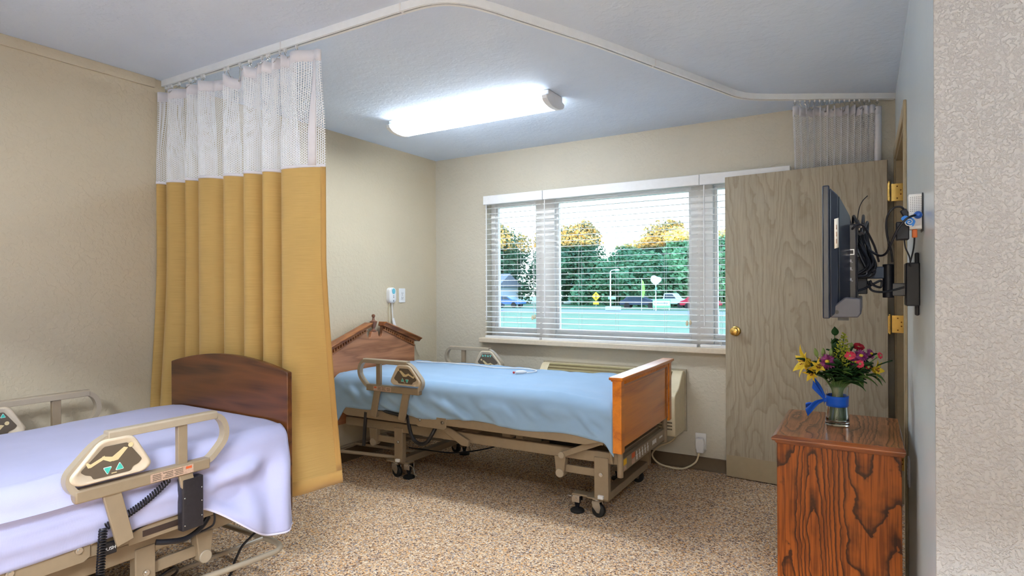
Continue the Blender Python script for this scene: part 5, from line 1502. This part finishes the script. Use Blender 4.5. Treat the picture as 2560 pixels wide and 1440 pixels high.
for args in (
    (-49.5, 80, 12.6, 9.5, LEAVES[0], 'big dark tree seen through the left pane of the window', 1, .10, 1.0),
    (-55.5, 86, 10.0, 8.0, LEAVES[1], 'tree at the left edge of the left window pane', 2, .10, 1.0),
    (-41.0, 82, 11.6, 7.5, LEAVES[0], 'dark tree beside the left edge of the middle pane', 3, .12, .8),
    (-36.0, 80, 11.8, 8.0, LEAVES[0], 'tall tree near the left of the middle pane, orange lit at its top', 4, .12, .9),
    (-33.0, 78, 6.2, 7.0, LEAVES[1], 'round lower tree behind the yellow road sign', 5, .04, 1.0),
    (-29.0, 82, 8.0, 8.0, LEAVES[1], 'mid green tree behind the street lamp', 6, .04, 1.0),
    (-25.0, 86, 12.0, 8.5, LEAVES[0], 'tallest tree right of the middle of the window', 7, .12, 1.0),
    (-24.5, 74, 6.5, 6.5, LEAVES[1], 'bushy tree behind the pale rounded sign', 8, .05, 1.0),
    (-20.0, 78, 9.6, 8.5, LEAVES[2], 'light green tree at the right of the middle pane', 9, .05, 1.1),
    (-15.0, 76, 9.0, 8.0, LEAVES[2], 'light green tree behind the right window mullion', 10, .05, 1.1),
    (-10.0, 78, 8.8, 8.0, LEAVES[1], 'green tree at the far right beside the door edge', 11, .05, 1.0),
    (-30.5, 90, 9.4, 8.0, LEAVES[0], 'dark tree farther back in the dip of the tree line', 12, .08, .8),
    (-62.0, 84, 9.0, 8.0, LEAVES[0], 'tree outside the left end of the view', 13, .1, .8)):
    tree(*args)

# street furniture and cars across the road
sg = thing('road_sign', 'yellow diamond pedestrian road sign beyond the lawn', 'road sign', (-25.2, 60.0, GZ+.0))
MB().cyl((0, .05, -.05), (0, .05, 1.75), .035, 8).build('post', M['chrome'], sg)
MB().prism([(0, .95), (-.50, 1.45), (0, 1.95), (.50, 1.45)][::-1], -.01, .015, 'Y').prism([(-.32, .58), (.32, .58), (.32, .92), (-.32, .92)], -.01, .015, 'Y').build('plates', M['yellowink'], sg)
pm = MB().prism([(.06*math.cos(R(a)), 1.64+.06*math.sin(R(a))) for a in range(0, 360, 40)], -.014, -.011, 'Y')
for q in ([(-.05, 1.55), (.06, 1.55), (.05, 1.36), (-.04, 1.36)], [(-.04, 1.37), (.01, 1.37), (-.09, 1.16), (-.14, 1.17)], [(.0, 1.37), (.05, 1.37), (.14, 1.17), (.09, 1.16)], [(.05, 1.54), (.08, 1.5), (.17, 1.40), (.14, 1.37)]): pm.prism(q, -.014, -.011, 'Y')
pm.build('walker_print', M['ink'], sg)
lp = thing('street_lamp', 'tall pale street lamp standing beside the road', 'street lamp', (-23.45, 59.8, GZ))
MB().tube([(0, 0, -.05), (0, 0, 4.1)], .07, 8).tube(spline([(0, 0, 4.0), (.1, 0, 4.2), (.55, 0, 4.28)], 4), .05, 8).build('pole', M['white'], lp)
MB().ball((.75, 0, 4.24), .2, 8, 1.4, .7, .45).build('lamp_head', M['white'], lp)
MB().box(-.25, .6, -.02, .02, 1.15, 1.42).build('name_plate', plain('pale_green_plate', srgb(150, 196, 180), .5), lp)
cbx = MB().box(-23.6, -22.1, 58.6, 59.4, GZ-.02, GZ+.42); tag(cbx.build('utility_box', plain('pale_utility_box', srgb(176, 200, 204), .6), bevel=.05), 'pale low utility box at the foot of the street lamp', 'utility box')
ps = thing('pole_sign', 'pale rounded sign on a tall thin pole beyond the road', 'sign', (-18.75, 60.5, GZ))
MB().tube([(0, 0, -.05), (0, 0, 2.9)], .05, 8).build('pole', M['white'], ps)
MB().prism([(p.x, p.y) for p in round_poly([Vector((a, b, 0)) for a, b in ((0, 2.55), (-.55, 3.05), (-.50, 3.55), (-.15, 3.68), (.1, 3.5), (.55, 3.42), (.62, 3.1))], .18, 4)], -.06, .06, 'Y').build('sign_face', plain('pale_sign_face', srgb(206, 222, 226), .5), ps)
MB().add([(0, -.08, 2.55), (.16, -.08, 2.3), (.05, -.08, 1.9), (-.06, -.08, 2.2)], [(0, 1, 2, 3)]).build('streamer', plain('pale_teal_cloth', srgb(130, 200, 196), .8), ps, solid=.01)
fl = thing('feather_flag', 'lime green feather flag on a pole in front of the trees', 'flag', (-20.1, 60.0, GZ))
MB().tube([(0, 0, -.05), (0, 0, 3.3)], .025, 6).build('pole', M['white'], fl)
MB().grid(lambda u, v: (v*.34*math.sin(math.pi*min(1, u*.9+.1))**.5 + .02, .03*math.sin(u*7), 1.35+1.85*u), 10, 3).build('flag_cloth', plain('lime_cloth', srgb(150, 214, 96), .8), fl, solid=.01)
bn = thing('banner_sign', 'low green and white lettered banner sign by the road', 'sign', (-18.55, 61.8, GZ))
MB().box(-.95, .95, -.03, .03, .25, 1.15).build('board', plain('pale_green_board', srgb(132, 190, 140), .6), bn, bevel=.01)
MB().box(-.88, .88, -.036, -.028, .48, .98).build('white_panel', M['white'], bn, smooth=False)
lt = MB()
for k in range(11): lt.box(-.74+k*.135, -.74+k*.135+.085, -.041, -.035, .66, .80)
lt.build('lettering_marks', plain('grey_lettering', srgb(120, 150, 150), .6), bn, smooth=False)
MB().box(-.85, -.78, -.02, .02, -.05, .3).box(.78, .85, -.02, .02, -.05, .3).build('posts', M['white'], bn)

M['tyre'] = M['rubber']; M['carglass'] = plain('car_glass', srgb(50, 66, 78), .15)
def car(x, y, rz, col, label, cat='car', truck=False):
    t = thing('pickup_truck' if truck else 'car', label, cat, (x, y, GZ-.04 if y < 61.5 else GZ), rz, 'cars beyond the lawn')
    pm_ = plain('car_paint', col, .25, var=.02)
    if truck: side = [(-2.5, .45), (-2.5, 1.0), (-.5, 1.02), (-.35, 1.72), (.75, 1.72), (1.25, 1.08), (2.35, 1.0), (2.5, .75), (2.5, .45)]
    else: side = [(-2.2, .42), (-2.22, .85), (-1.75, 1.0), (-1.25, 1.42), (.35, 1.44), (1.1, 1.02), (2.0, .88), (2.2, .68), (2.2, .42)]
    MB().prism([(p.x, p.y) for p in round_poly([Vector(q + (0,)) for q in side], .15, 3)], -.85, .85, 'Y').build('body', pm_, t, bevel=.08)
    wn_ = MB()
    if truck: wn_.prism([(-.32, 1.1), (-.22, 1.6), (.68, 1.6), (1.08, 1.1)], -.862, .862, 'Y')
    else: wn_.prism([(-1.35, 1.0), (-1.08, 1.34), (-.42, 1.36), (-.42, 1.0)], -.862, .862, 'Y').prism([(-.34, 1.0), (-.34, 1.36), (.28, 1.36), (.85, 1.0)], -.862, .862, 'Y')
    wn_.build('side_windows', M['carglass'], t)
    for wx in ((-1.55, 1.6) if truck else (-1.35, 1.35)):
        for s in (-1, 1): MB().cyl((wx, s*.70, .34), (wx, s*.90, .34), .34, 18).build('wheel', M['tyre'], t)
    return t
car(-22.3, 66.0, R(8), srgb(60, 72, 90), 'dark car parked behind the utility box')
car(-20.2, 70.5, R(-5), srgb(196, 208, 216), 'silver pickup truck parked right of the dark car', 'truck', True)
car(-15.6, 66.5, R(12), srgb(186, 44, 66), 'red car near the right edge of the middle pane')
car(-36.0, 54.0, R(20), srgb(50, 58, 76), 'dark car on the road seen through the bottom of the left pane')
car(-38.5, 63.5, R(0), srgb(70, 110, 160), 'blue car beyond the road in the left pane')
car(-9.5, 66.0, R(0), srgb(40, 60, 100), 'dark blue car seen beside the door edge')
hs = thing('house', 'pale house with a grey gable roof behind the left trees', 'house', (-51.0, 76, GZ))
MB().box(-5, 5, -3, 3, 0, 2.7).build('wall', plain('pale_siding', srgb(190, 200, 212), .8), hs)
MB().prism([(-3.6, 2.6), (3.6, 2.6), (0, 4.6)], -5.4, 5.4, 'X').build('gable_roof', plain('grey_shingle', srgb(120, 124, 136), .9, scale=3), hs)
for x in (-3, 0, 3): MB().box(x-.5, x+.5, -3.03, -2.98, 1.0, 2.1).build('window', M['carglass'], hs)
h2 = thing('house', 'pale house glimpsed low between the trees at the left of the middle pane', 'house', (-39.5, 96, GZ))
MB().box(-5, 5, -3, 3, 0, 2.8).build('wall', plain('white_siding', srgb(206, 214, 222), .8), h2)
MB().prism([(-3.6, 2.7), (3.6, 2.7), (0, 4.7)], -5.4, 5.4, 'X').build('gable_roof', plain('blue_grey_shingle', srgb(130, 138, 150), .9, scale=3), h2)
for x in (-2.5, 2.5): MB().box(x-.5, x+.5, -3.03, -2.98, 1.0, 2.1).build('window', M['carglass'], h2)
